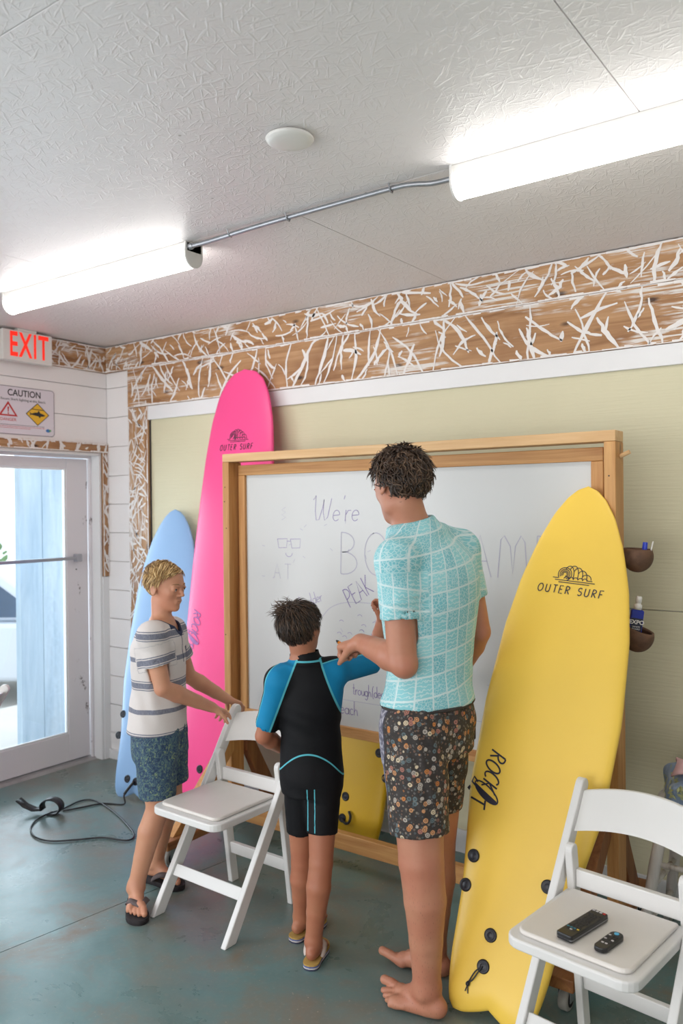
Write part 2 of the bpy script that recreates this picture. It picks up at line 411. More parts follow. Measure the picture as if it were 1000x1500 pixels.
do = room_empty('door_1', 'old white glazed exit door with chipped paint and a push bar', (-4.43, 0, 0))
RY = DY1 - .036; GY = 3.135
MB().box(-.022, .022, GY, RY, .022, 1.92).build('stile', M['door'], do, bevel=.003)
MB().box(-.022, .022, 2.36, 2.47, .022, 1.92).build('stile', M['door'], do, bevel=.003)
MB().box(-.022, .022, 2.4705, GY - .0005, .022, .192).build('bottom_rail', M['door'], do, bevel=.003)
MB().box(-.022, .022, 2.4705, GY - .0005, 1.858, 1.92).build('top_rail', M['door'], do, bevel=.003)
MB().box(-.004, .004, 2.471, GY - .001, .193, 1.857).build('pane', M['glass'], do)
for (a, b, c, d) in ((2.471, 2.482, .193, 1.857), (GY - .012, GY - .001, .193, 1.857)):
    MB().box(.005, .018, a, b, c, d).build('glazing_bead', M['trimw'], do)
MB().box(.005, .018, 2.482, GY - .012, .193, .204).build('glazing_bead', M['trimw'], do)
MB().box(.005, .018, 2.482, GY - .012, 1.846, 1.857).build('glazing_bead', M['trimw'], do)
M['alu'] = plain('brushed_aluminium', S(176, 178, 186), .35, .04, 30, Metallic=.7)
M['steel'] = plain('galvanised_steel', S(168, 170, 175), .35, .08, 25, Metallic=.8)
pb = MB().box(.048, .062, 2.40, 3.20, 1.283, 1.303).build('push_bar', M['alu'], do, bevel=.003)
for y in (3.195, 2.40):
    MB().box(.0225, .064, y - .016, y + .022, 1.270, 1.318).build('bar_bracket', M['alu'], pb, bevel=.004)
MB().lathe([(.004, 0), (.004, .003), (.002, .004)], (.0225, 3.20, 1.22), (1, 0, 0), 10).build('screw', M['edge'], do)

# ------------------------------------------------------------------ outside the door
M['ground'] = plain('pale_concrete_ground', S(214, 210, 204), .8, .06, 2, .1, 30)
struct(MB().box(-6.3, -4.48, -6, 12, -.20, -.05).build('ground_porch', M['ground']), 'pale concrete porch outside the door')
struct(MB().box(-30, -6.301, -20, 30, -.56, -.45).build('ground_street', M['ground']), 'sunlit pale parking ground beyond the porch')
def m_bluewash():
    g = G('pale_blue_washed_boards'); o = g.obj()
    n = g.noise(g.map(o, (14, 14, 1.2)), 1, 5, .65, .6); n2 = g.noise(g.map(o, (30, 30, 9)), 1, 4)
    c = g.ramp(n, [(.34, S(164, 184, 200)), (.55, S(184, 200, 212)), (.72, S(200, 212, 220))])
    g.bump(g.ma('ADD', n, n2), .5, .003); return g.done(c, .7)
M['bluewash'] = m_bluewash()
pw = room_empty('wall_porch', 'pale blue washed board wall of the porch seen through the door glass', (-4.82, 0, 0))
for k in range(4): MB().box(-.06, 0, 3.075 + k * .165, 3.075 + k * .165 + .162, -.05, 2.7).build('plank', M['bluewash'], pw, bevel=.003)
struct(MB().box(-6.2, -4.47, 1.2, 5.0, 2.72, 2.82).build('porch_roof', M['trimw']), 'white porch roof outside the door')
# a parked car and hedge, washed out by the daylight
M['carw'] = plain('silver_car_paint', S(205, 210, 218), .3, .02, 4, Metallic=.3)
M['cargl'] = plain('dark_car_glass', S(70, 84, 104), .1)
M['tyre'] = plain('black_rubber', S(34, 34, 36), .75, .1, 30)
car = thing('parked_car', 'silver car parked outside, seen through the door glass', 'car', (-8.6, 5.15, -.45), math.radians(38))
MB().prism([(-2.1, .28), (2.1, .28), (2.15, .62), (1.95, .80), (1.0, .88), (-1.9, .92), (-2.12, .7)], 1, -.85, .85).build('body', M['carw'], car, bevel=.05, seg=3)
cab = MB().prism([(-1.75, .9), (1.0, .88), (.35, 1.38), (-1.2, 1.42)], 1, -.74, .74).build('cabin', M['carw'], car, bevel=.05, seg=3)
for sy in (-1, 1):
    MB().prism([(-1.5, .94), (-.3, .94), (-.3, 1.32), (-1.12, 1.34)], 1, sy * .735, sy * .75).build('side_window', M['cargl'], cab)
    MB().prism([(-.22, .94), (.78, .93), (.28, 1.31), (-.22, 1.32)], 1, sy * .735, sy * .75).build('side_window', M['cargl'], cab)
    for x in (-1.3, 1.35):
        w = MB().lathe([(.2, -.1), (.31, -.09), (.32, 0), (.31, .09), (.2, .1)], (x, sy * .78, .31), (0, 1, 0), 24).build('wheel', M['tyre'], car, smooth=True)
        MB().lathe([(.05, -.11), (.2, -.105), (.2, .105), (.05, .11)], (x, sy * .78, .31), (0, 1, 0), 16).build('hub_cap', M['alu'], w)
    MB().box(1.95, 2.13, sy * .45, sy * .75, .6, .72).build('headlight', M['glass'], car)
M['leaf'] = plain('hedge_leaves', S(120, 150, 96), .7, .35, 14)
def bush(loc, r, h, label, seed):
    rnd = random.Random(seed); mb = MB(); t = thing('hedge_bush', label, 'bush', loc, 0, 'bushes across the street')
    for k in range(900):
        a = rnd.uniform(0, 2 * PI); b = rnd.uniform(-.2, 1.4); rr = rnd.uniform(.75, 1.0)
        c = Vector((math.cos(a) * math.cos(b) * r * rr, math.sin(a) * math.cos(b) * r * rr, h * .3 + math.sin(b) * h * .7 * rr))
        u = Vector((rnd.gauss(0, 1), rnd.gauss(0, 1), rnd.gauss(0, 1))).normalized() * .09; w = u.orthogonal().normalized() * .05
        mb.add([c - u, c + w, c + u, c - w], [(0, 1, 2, 3)])
    o = mb.build('foliage', M['leaf'], t); o['kind'] = 'stuff'
    MB().tube([(0, 0, -.02), (0, .02, h * .4), (.03, 0, h * .8)], [.06, .045, .02], 7).build('stem', M['scrz'], t)
bush((-13.6, 7.2, -.45), 1.1, 2.3, 'rounded green bush far outside the door, left one', 4)
bush((-11.8, 9.4, -.45), .9, 2.0, 'rounded green bush far outside the door, right one', 5)

# ------------------------------------------------------------------ exit sign
M['plastic'] = plain('white_plastic', S(228, 226, 222), .4, .02, 10)
def m_emit(name, col, strength, base=None):
    g = G(name); return g.done(base or col, .4, Emission_Color=col, Emission_Strength=strength)
M['exitred'] = m_emit('lit_red_letters', S(232, 42, 26), .5)
ex = thing('exit_sign', 'white exit sign with red letters hung under the ceiling by the door', 'sign', (-4.245, 2.757, 2.447))
MB().box(-.026, .026, -.158, .158, 0, .172).build('housing', M['plastic'], ex, bevel=.004)
MB().box(-.02, .02, -.06, .06, .1725, .187).build('mounting_plate', M['plastic'], ex, bevel=.002)
me = text_mesh('EXIT', .195, .0035, .57, space=1.14)
me.transform(Matrix(((0, 0, 1, .0272), (1, 0, 0, .006), (0, 1, 0, .086), (0, 0, 0, 1))))
o = link('lettering', me, M['exitred'], ex); o['label'] = 'red EXIT lettering'
# ------------------------------------------------------------------ caution sign
M['signw'] = plain('sign_white', S(224, 218, 226), .35, .01, 10)
M['ink'] = plain('black_ink', S(40, 38, 42), .6, .02)
M['redink'] = plain('red_ink', S(196, 44, 44), .5, .02)
M['yelink'] = plain('yellow_ink', S(236, 186, 52), .5, .02)
M['blueink'] = plain('blue_ink', S(60, 120, 180), .5, .02)
cs = thing('caution_sign', 'white caution sign with red danger triangle and yellow shark diamond', 'sign', (XL + .0005, 2.785, 2.035))
def rrect(w, h, r, n=6):
    out = []
    for cx, cy, a in ((w / 2 - r, h - r, 0), (-w / 2 + r, h - r, 90), (-w / 2 + r, r, 180), (w / 2 - r, r, 270)):
        out += [(cx + r * math.cos(math.radians(a + 90 * k / n)), cy + r * math.sin(math.radians(a + 90 * k / n))) for k in range(n + 1)]
    return out
MB().prism(rrect(.40, .28, .022), 0, 0, .004).build('panel', M['signw'], cs)
pts = rrect(.394, .274, .02); pts = [(p[0], p[1] + .003) for p in pts]; pts.append(pts[0]); pts.append(pts[1])
sgn = lambda u, v: (.0046, u, v)
MB().ribbon(pts, .0024, sgn).build('border', M['ink'], cs)
def sign_text(t, size, y, z, mat, sx=1.0, bold=0):
    me = text_mesh(t, size, bold, sx); me.transform(Matrix(((0, 0, 1, .0047), (1, 0, 0, y), (0, 1, 0, z), (0, 0, 0, 1)))); return link('lettering', me, mat, cs)
sign_text('CAUTION', .052, .0, .240, M['ink'], .92, .0008)
sign_text('Recent Shark Sighting at this Beach.', .0205, -.005, .203, M['ink'], 1.0)
sign_text('DANGER', .025, -.105, .085, M['redink'])
for k, z in enumerate((.056, .047, .038)):   # fine print too small to read in the photograph: broken thin lines
    rnd_ = random.Random(20 + k); mb = MB(); y = -.175
    while y < (.12, .115, .02)[k]:
        w_ = rnd_.uniform(.006, .018); mb.ribbon([(y, z), (y + w_, z)], .0026, sgn); y += w_ + .003
    mb.build('fine_print', M['redink'] if k else M['ink'], cs)['kind'] = 'stuff'
tri = [(-.165, .105), (-.045, .105), (-.105, .19)]
def inset(P, f):
    cx = sum(p[0] for p in P) / len(P); cy = sum(p[1] for p in P) / len(P); return [(cx + (p[0] - cx) * f, cy + (p[1] - cy) * f) for p in P]
MB().prism(tri, 0, .0041, .0048).build('danger_triangle', M['redink'], cs)
MB().prism(inset(tri, .70), 0, .0042, .0051).build('danger_triangle_field', M['signw'], cs)
MB().prism([(-.110, .158), (-.100, .158), (-.1025, .128), (-.1075, .128)], 0, .0043, .0054).build('exclamation_mark', M['redink'], cs)
MB().prism([(-.105 + .005 * math.cos(a), .120 + .005 * math.sin(a)) for a in np.linspace(0, 2 * PI, 9)[:-1]], 0, .0043, .0054).build('exclamation_dot', M['redink'], cs)
dia = [(.085, .195), (.163, .128), (.085, .061), (.007, .128)]
MB().prism(dia, 0, .0041, .0048).build('warning_diamond', M['ink'], cs)
MB().prism(inset(dia, .92), 0, .0042, .0051).build('diamond_field', M['yelink'], cs)
shark = [(.028, .141), (.044, .131), (.066, .138), (.084, .139), (.092, .152), (.102, .137), (.122, .131), (.137, .124), (.122, .118), (.106, .117), (.098, .106), (.092, .117), (.070, .120), (.044, .125), (.030, .117), (.037, .128)]
MB().prism(shark, 0, .0043, .0054).build('shark_figure', M['ink'], cs)
MB().ribbon([(.045, .158), (.085, .156), (.130, .155)], .004, lambda u, v: (.0055, u, v)).build('shark_line', M['ink'], cs)
MB().prism([(.155 + .016 * math.cos(a), .036 + .010 * math.sin(a)) for a in np.linspace(0, 2 * PI, 15)[:-1]], 0, .0041, .0048).build('badge', M['blueink'], cs)
MB().prism([(.168 + .008 * math.cos(a), .037 + .007 * math.sin(a)) for a in np.linspace(0, 2 * PI, 11)[:-1]], 0, .0042, .0051).build('badge', plain('green_ink', S(110, 170, 120), .5), cs)

# ------------------------------------------------------------------ ceiling lamps, conduit, cover plate
M['lamp'] = m_emit('lit_diffuser', (1.0, .965, .925, 1), 8.4, W1)
def shop_light(x0, x1, label):
    t = thing('strip_light', label, 'lamp', (x0, 2.262, ZC), 0, 'strip lights on the ceiling')
    L = x1 - x0
    MB().box(0, L, -.040, .040, -.038, 0).build('housing', M['plastic'], t, bevel=.003)
    prof = [(-.044, -.036)] + [(.044 * math.cos(a), -.046 - .048 * math.sin(a)) for a in np.linspace(PI, 0, 13)] + [(.044, -.036)]
    MB().prism([(p[0], p[1]) for p in prof], 0, .008, L - .008).build('diffuser', M['lamp'], t)
    cap = [(p[0] * 1.06, -.036 + (p[1] + .036) * 1.05) for p in prof]
    for a in (0, L - .0075): MB().prism([(-.046, 0)] + cap + [(.046, 0)], 0, a, a + .0075).build('end_cap', M['plastic'], t)
    return t
shop_light(-3.60, -2.345, 'lit white strip light near the exit sign')
shop_light(-1.195, .05, 'lit white strip light at the right end of the conduit')
cdn = thing('conduit_pipe', 'thin galvanised conduit running between the two strip lights', 'conduit', (-2.345, 2.235, ZC))
z0 = -.020
MB().tube(smooth_curve([(0.001, 0, z0), (.12, 0, z0), (.4, 0, z0 + .006), (.9, 0, z0 + .006), (1.0, .004, z0 + .003), (1.07, .015, z0 - .006), (1.149, .018, z0 - .008)], 5), .0085, 10).build('pipe', M['steel'], cdn, smooth=True)
for x in (.22, .50, .93):
    MB().tube([(x, -.018, -.001), (x, -.011, z0 + .004), (x, -.005, z0 - .006), (x, .005, z0 - .006), (x, .011, z0 + .004), (x, .018, -.001)], .0025, 6).build('strap', M['steel'], cdn)
MB().lathe([(.012, 0), (.013, .012), (.010, .022)], (.001, 0, z0), (1, 0, 0), 12).build('connector', M['steel'], cdn)
cv = thing('ceiling_cover_plate', 'round white cover plate on the ceiling', 'cover plate', (-1.458, 1.776, ZC))
MB().lathe([(.004, -.021), (.03, -.0205), (.052, -.0185), (.064, -.013), (.068, -.007), (.066, -.004)], n=40).build('disc', M['plastic'], cv, smooth=True)
MB().lathe([(.058, -.004), (.058, 0)], n=32).build('gasket', M['edge'], cv)

# ------------------------------------------------------------------ stroke lettering
def arc(cx, cy, rx, ry, a0, a1, n=10):
    return [(cx + rx * math.cos(math.radians(a0 + (a1 - a0) * i / n)), cy + ry * math.sin(math.radians(a0 + (a1 - a0) * i / n))) for i in range(n + 1)]
GL = {  # glyph: (advance, strokes) on a unit-high box
 'A': (.72, [[(0, 0), (.3, 1), (.6, 0)], [(.12, .38), (.5, .38)]]),
 'B': (.66, [[(.03, 0), (.06, 1)], [(.06, 1)] + arc(.1, .76, .36, .24, 90, -80) + [(.08, .52)], [(.08, .52)] + arc(.12, .26, .42, .27, 85, -90) + [(.03, 0)]]),
 'C': (.66, [arc(.32, .5, .32, .5, 50, 310, 14)]),
 'E': (.56, [[(.45, 1), (0, 1), (0, 0), (.46, 0)], [(0, .52), (.36, .52)]]),
 'F': (.54, [[(.46, 1), (0, 1), (0, 0)], [(0, .52), (.36, .52)]]),
 'K': (.62, [[(.05, 0), (.05, 1)], [(.52, 1), (.06, .45), (.55, 0)]]),
 'M': (.95, [[(0, 0), (.1, .9), (.2, 1), (.36, .75), (.42, .1), (.5, .75), (.66, 1), (.76, .85), (.82, 0)]]),
 'O': (.80, [arc(.35, .5, .34, .5, 100, 465, 22)]),
 'P': (.62, [[(.03, 0), (.08, 1)], [(.08, 1)] + arc(.12, .73, .40, .27, 90, -90) + [(.06, .46)]]),
 'R': (.64, [[(.03, 0), (.03, 1)], [(.03, 1)] + arc(.12, .75, .36, .25, 90, -90) + [(.04, .5)], [(.14, .5), (.52, 0)]]),
 'S': (.58, [arc(.25, .75, .23, .24, 30, 250, 10) + arc(.25, .27, .25, .26, 80, -150, 10)]),
 'T': (.62, [[(0, 1), (.56, 1)], [(.28, 1), (.28, 0)]]),
 'U': (.70, [[(.03, 1), (.03, .3)] + arc(.29, .28, .26, .28, 180, 360, 10) + [(.55, 1)]]),
 'W': (1.1, [[(0, .85), (.12, 1.02)] + [(.16, .4), (.26, .04), (.40, .06), (.52, .5), (.56, .85)] + [(.58, .35), (.70, .03), (.84, .15), (.95, .9)]]),
 'a': (.46, [arc(.18, .22, .18, .21, 40, 380, 14) + [(.36, .44), (.36, .08), (.44, 0)]]),
 'b': (.44, [[(.02, 1), (.02, .02)], arc(.17, .22, .17, .21, 160, -160, 14)]),
 'c': (.38, [arc(.18, .22, .17, .21, 50, 320, 10)]),
 'd': (.46, [arc(.18, .22, .18, .21, 30, 380, 14), [(.36, .95), (.36, 0)]]),
 'e': (.42, [[(.02, .22), (.33, .25)] + arc(.18, .22, .17, .21, 15, 320, 12)]),
 'g': (.46, [arc(.18, .22, .18, .21, 30, 380, 14), [(.36, .44), (.34, -.2), (.2, -.32), (.04, -.22)]]),
 'h': (.46, [[(.03, 1), (.02, 0)], [(.02, .2), (.14, .42), (.28, .38), (.33, 0)]]),
 'l': (.2, [[(.05, 1), (.05, .05), (.12, 0)]]),
 'o': (.44, [arc(.18, .22, .18, .21, 90, 450, 14)]),
 'p': (.44, [[(.02, .44), (.0, -.4)], arc(.17, .22, .17, .21, 160, -170, 14)]),
 'r': (.34, [[(.02, .44), (.03, 0)], [(.03, .24), (.14, .42), (.28, .42)]]),
 's': (.36, [[(.28, .40), (.1, .44), (.05, .32), (.24, .18), (.22, .03), (.03, .02)]]),
 't': (.34, [[(.12, .9), (.12, .06), (.24, 0)], [(0, .55), (.28, .56)]]),
 'u': (.44, [[(.02, .43), (.05, .06), (.2, .0), (.33, .14), (.35, .43), (.36, .06), (.42, 0)]]),
 '(': (.26, [arc(.3, .4, .26, .62, 120, 240, 10)]),
 "'": (.2, [[(.1, 1), (.06, .85)]]),
 ' ': (.45, [])}
def write(mb, txt, x, y, h, w, fn, space=.0, slant=0.0, rise=0.0, ang=0.0, jit=0.0, sx=1.0, rnd=random.Random(2)):
    ca, sa = math.cos(ang), math.sin(ang); cx = 0
    for ch in txt:
        adv, sts = GL[ch]; dy = rnd.uniform(-jit, jit) * h
        for st in sts:
            pts = []
            for (u, v) in st:
                a = (cx + u * sx + slant * v) * h; b = v * h + dy + rise * cx * h
                pts.append((x + a * ca - b * sa, y + a * sa + b * ca))
            mb.ribbon(pts, w, fn)
        cx += adv * sx + space
    return cx * h

# ------------------------------------------------------------------ wooden whiteboard stand on casters
WD, WLt = S(176, 118, 62), S(214, 164, 104)
M['wx'] = wood('pine_along_x', WD, WLt, 0, .5); M['wy'] = wood('pine_along_y', WD, WLt, 1, .5); M['wz'] = wood('pine_along_z', WD, WLt, 2, .5, True)
M['px'] = wood('pale_pine_along_x', S(204, 160, 108), S(228, 192, 144), 0, .5)
M['cedar'] = wood('brown_fir', S(120, 74, 44), S(166, 112, 68), 2, .55); M['cedy'] = wood('brown_fir_along_y', S(128, 80, 46), S(172, 118, 70), 1, .55)
M['wbw'] = G('whiteboard_enamel').done(S(206, 207, 206), .30)
M['purple'] = plain('faded_purple_marker', S(160, 150, 188), .6, .03); M['purple2'] = plain('purple_marker', S(136, 120, 172), .6, .03); M['greym'] = plain('grey_wiped_marker', S(182, 180, 196), .6, .02)
ST = thing('whiteboard_stand', 'large wheeled wooden whiteboard stand with handwriting on the board', 'whiteboard', (-1.872, 2.9, 0))
HW = .957; D = .09
FZ0, FZ1 = .088, .128
for sg in (-1, 1):
    xa, xb = (-HW, -HW + .042) if sg < 0 else (HW - .042, HW)
    MB().box(xa, xb, 0, D, FZ1, 1.822).build('post', M['wz'], ST, bevel=.003)
    fx = (xa + xb) / 2 + (.022 if sg < 0 else -.022)
    f = MB().box(fx - .045, fx + .045, -.455, .385, FZ0, FZ1 - .0005).build('foot', M['cedy'], ST, bevel=.004)
    for y in (-.40, .34):
        c = MB(); c.box(fx - .03, fx + .03, y - .03, y + .03, FZ0 - .004, FZ0); c.box(fx - .021, fx - .018, y - .016, y + .016, .03, FZ0); c.box(fx + .018, fx + .021, y - .016, y + .016, .03, FZ0)
        co = c.build('caster', M['steel'], ST, bevel=.001, seg=1)
        MB().lathe([(.022, -.016), (.034, -.015), (.037, -.010), (.037, .010), (.034, .015), (.022, .016)], (fx, y, .0372), (1, 0, 0), 28).build('wheel', plain('grey_rubber', S(150, 148, 142), .6), co, smooth=True)
        MB().lathe([(.004, -.0175), (.024, -.017), (.024, .017), (.004, .0175)], (fx, y, .0372), (1, 0, 0), 20).build('wheel_hub', M['tyre'], co)
    # diagonal braces, front and back
    bx = fx - sg * .0
    MB().prism([(-.40, FZ1), (-.30, FZ1), (-.001, .42), (-.001, .52), (-.03, .50)], 0, bx - .019, bx + .019).build('front_brace', M['cedar'] if sg > 0 else M['wz'], ST, bevel=.002)
    MB().prism([(.33, FZ1), (.23, FZ1), (D + .001, .40), (D + .001, .54)], 0, bx - .019, bx + .019).build('back_brace', M['cedar'], ST, bevel=.002)
    for z in (.455, .425):
        MB().lathe([(.0045, 0), (.0045, .0015)], (bx - sg * .006, -.034 - (.50 - z) * .9, z), (0, -.7, .7), 8).build('screw_hole', M['edge'], ST)
    for z in ((1.70, 1.63, 1.50, .98, .66) if sg < 0 else (1.70, .9)):
        MB().lathe([(.003, 0), (.003, .0012)], ((xa + xb) / 2 + random.uniform(-.01, .01), -.0012, z), (0, 1, 0), 8).build('screw_hole', M['edge'], ST)
MB().box(-HW, HW, 0, D, 1.8225, 1.862).build('top_rail', M['px'], ST, bevel=.003)
MB().box(-HW + .0425, HW - .0425, .001, .039, .088, .160).build('bottom_rail', M['wx'], ST, bevel=.003)
# framed board between the posts
WX0, WX1, WZ0, WZ1 = -.858, .850, .618, 1.757
inn = MB().box(WX0 - .004, WX1 + .004, .066, .074, WZ0 - .004, WZ1 + .004).build('writing_surface', M['wbw'], ST); inn['label'] = 'white writing surface'
FWd = .046
for nm, b, m in (('board_frame', (WX0 - .042, WX1 + FWd, .052, .086, WZ1, WZ1 + .05), 'wx'), ('board_frame', (WX0 - .042, WX1 + FWd, .052, .086, WZ0 - FWd, WZ0), 'wx'),
                 ('board_frame', (WX0 - .042, WX0, .052, .086, WZ0 + .0005, WZ1 - .0005), 'wz'), ('board_frame', (WX1, WX1 + FWd, .052, .086, WZ0 + .0005, WZ1 - .0005), 'wz')):
    MB().box(*b).build(nm, M[m], ST, bevel=.003)
MB().tube([(HW, .05, 1.77), (HW + .035, .05, 1.785)], .008, 8).build('wooden_peg', M['px'], ST)
bf = lambda u, v: (u + 1.872, .0655, v)
t1, t2, t3 = MB(), MB(), MB()
write(t1, "We're", -2.33, 1.535, .115, .0035, bf, slant=.15, sx=.95)
write(t3, "BOOT", -2.17, 1.30, .185, .0045, bf, space=.10, sx=.95); write(t3, "CAMP", -1.63, 1.315, .165, .0045, bf, space=.06, sx=.92)
write(t2, "PEAK", -2.115, 1.15, .085, .004, bf, ang=.55, sx=.72)
write(t1, "shoulder", -2.41, 1.125, .055, .003, bf, ang=.32, sx=.9)
write(t2, "trough(deep", -2.105, .765, .052, .0032, bf, sx=.80)
write(t2, "beach", -2.20, .672, .062, .0034, bf, sx=.95)
t3.ribbon([(p.x, p.y) for p in smooth_curve([(-2.27, 1.10), (-2.22, 1.145), (-2.13, 1.172), (-1.95, 1.174), (-1.8, 1.15)], 6)], .0032, bf)
t3.ribbon([(-2.2, .735), (-1.6, .735), (-1.15, .735)], .0025, bf); t3.ribbon([(-1.45, .885), (-1.2, .887), (-1.1, .886)], .0025, bf)
for cx in (-2.505, -2.425):  # small doodle of a face with glasses
    t1.ribbon([(cx - .03, 1.45), (cx + .03, 1.452), (cx + .026, 1.41), (cx - .022, 1.408), (cx - .03, 1.45)], .003, bf)
t1.ribbon([(-2.475, 1.44), (-2.455, 1.44)], .003, bf); t1.ribbon(arc(-2.465, 1.385, .02, .018, 180, 360), .003, bf)
write(t3, "AT", -2.56, 1.262, .07, .003, bf, space=.25)
for k in range(26):
    a = random.uniform(0, 6); u = random.uniform(-2.65, -1.75); v = random.uniform(1.0, 1.62); t3.ribbon([(u, v), (u + .018 * math.cos(a), v + .018 * math.sin(a))], .0025, bf)
for k in range(16):
    a = random.uniform(-.5, .5); u = random.uniform(-2.2, -1.85); v = random.uniform(1.0, 1.13); t1.ribbon(arc(u, v, .012, .009, 160, 20 + 60 * a, 5), .0025, bf)
t3.ribbon([(-2.495 + .012 * (-1) ** k, 1.60 - .012 * k) for k in range(6)], .0025, bf)
for t, m in ((t1, 'purple'), (t2, 'purple2'), (t3, 'greym')):
    t.build('handwriting', M[m], inn)['kind'] = 'stuff'

# ------------------------------------------------------------------ coconut cups with pen and spray bottle
M['coco'] = plain('coconut_shell', S(98, 70, 52), .7, .3, 35, .6, 90); M['cocoin'] = plain('coconut_inside', S(70, 50, 38), .8, .2, 30)
def coconut(loc, label, tilt):
    t = thing('coconut_cup', label, 'cup', loc, 0, 'coconut shell cups on the stand'); R = .054
    prof = [(R * math.cos(a) * 1.0, R * 1.05 * math.sin(a)) for a in np.linspace(-PI / 2, .5, 14)]
    inner = [((R - .006) * math.cos(a), (R - .006) * 1.05 * math.sin(a)) for a in np.linspace(.54, -PI / 2 + .02, 12)]
    sh = MB().lathe(prof + inner, (0, 0, 0), (math.sin(tilt), 0, math.cos(tilt)), 28).build('shell', M['coco'], t, smooth=True)
    MB().box(-.0585, -.040, -.014, .014, -.02, .014).build('mounting_block', M['coco'], t, bevel=.002)
    return t
coconut((-.855, 2.945, 1.415), 'upper coconut shell cup holding a blue marker', .06)
coconut((-.855, 2.945, 1.133), 'lower coconut shell cup holding the spray bottle', .35)
M['bluep'] = plain('blue_plastic', S(34, 62, 190), .35, .03)
mk = thing('blue_marker', 'blue capped marker standing in the upper coconut cup', 'marker', (-.838, 2.945, 1.365))
MB().tube([(0, 0, 0), (.006, 0, .06)], .007, 10).build('barrel', M['plastic'], mk, smooth=True)
MB().tube([(.006, 0, .0605), (.0105, 0, .100)], [.0095, .0085], 12).build('cap', M['bluep'], mk, bevel=.001)
tag(MB().tube([(-.815, 2.94, 1.405), (-.800, 2.94, 1.468)], .0025, 7).build('thin_stick', M['plastic']), 'thin white stick beside the blue marker in the coconut cup', 'stick')
sb = thing('spray_bottle', 'blue whiteboard cleaner spray bottle in the lower coconut cup', 'bottle', (-.866, 2.925, 1.112)); sb.rotation_euler = (0, .13, math.radians(25))
MB().prism(rrect(.044, .118, .008), 1, -.0125, .0125).build('body', plain('blue_bottle', S(24, 44, 150), .25, .03), sb, bevel=.005, seg=3)
MB().prism([(-.019, .028), (.019, .028), (.019, .088), (-.019, .088)], 1, -.0132, -.0126).build('label_panel', plain('navy_label', S(22, 26, 52), .4), sb)
MB().prism([(-.019, .012), (.019, .012), (.019, .030), (-.004, .036), (-.019, .030)], 1, -.0135, -.0127).build('label_stripe', M['plastic'], sb)
me = text_mesh('EXPO', .020, .0005); me.transform(Matrix(((1, 0, 0, 0), (.15, 0, -1, -.0138), (0, 1, 0, .074), (0, 0, 0, 1)))); me.transform(Matrix(((1, 0, 0, 0), (0, 0, 0, -.0138), (0, 0, 1, 0), (0, 0, 0, 1)))); link('lettering', me, M['plastic'], sb)
me = text_mesh('WHITE\nBOARD', .008); me.transform(Matrix(((1, 0, 0, 0), (0, 0, 0, -.0138), (0, 1, 0, .054), (0, 0, 0, 1)))); link('lettering', me, M['plastic'], sb)
MB().lathe([(.0135, .118), (.0135, .135), (.009, .137), (.009, .142), (.0105, .143), (.0105, .160), (.008, .165)], n=18).build('spray_cap', M['plastic'], sb, smooth=True)

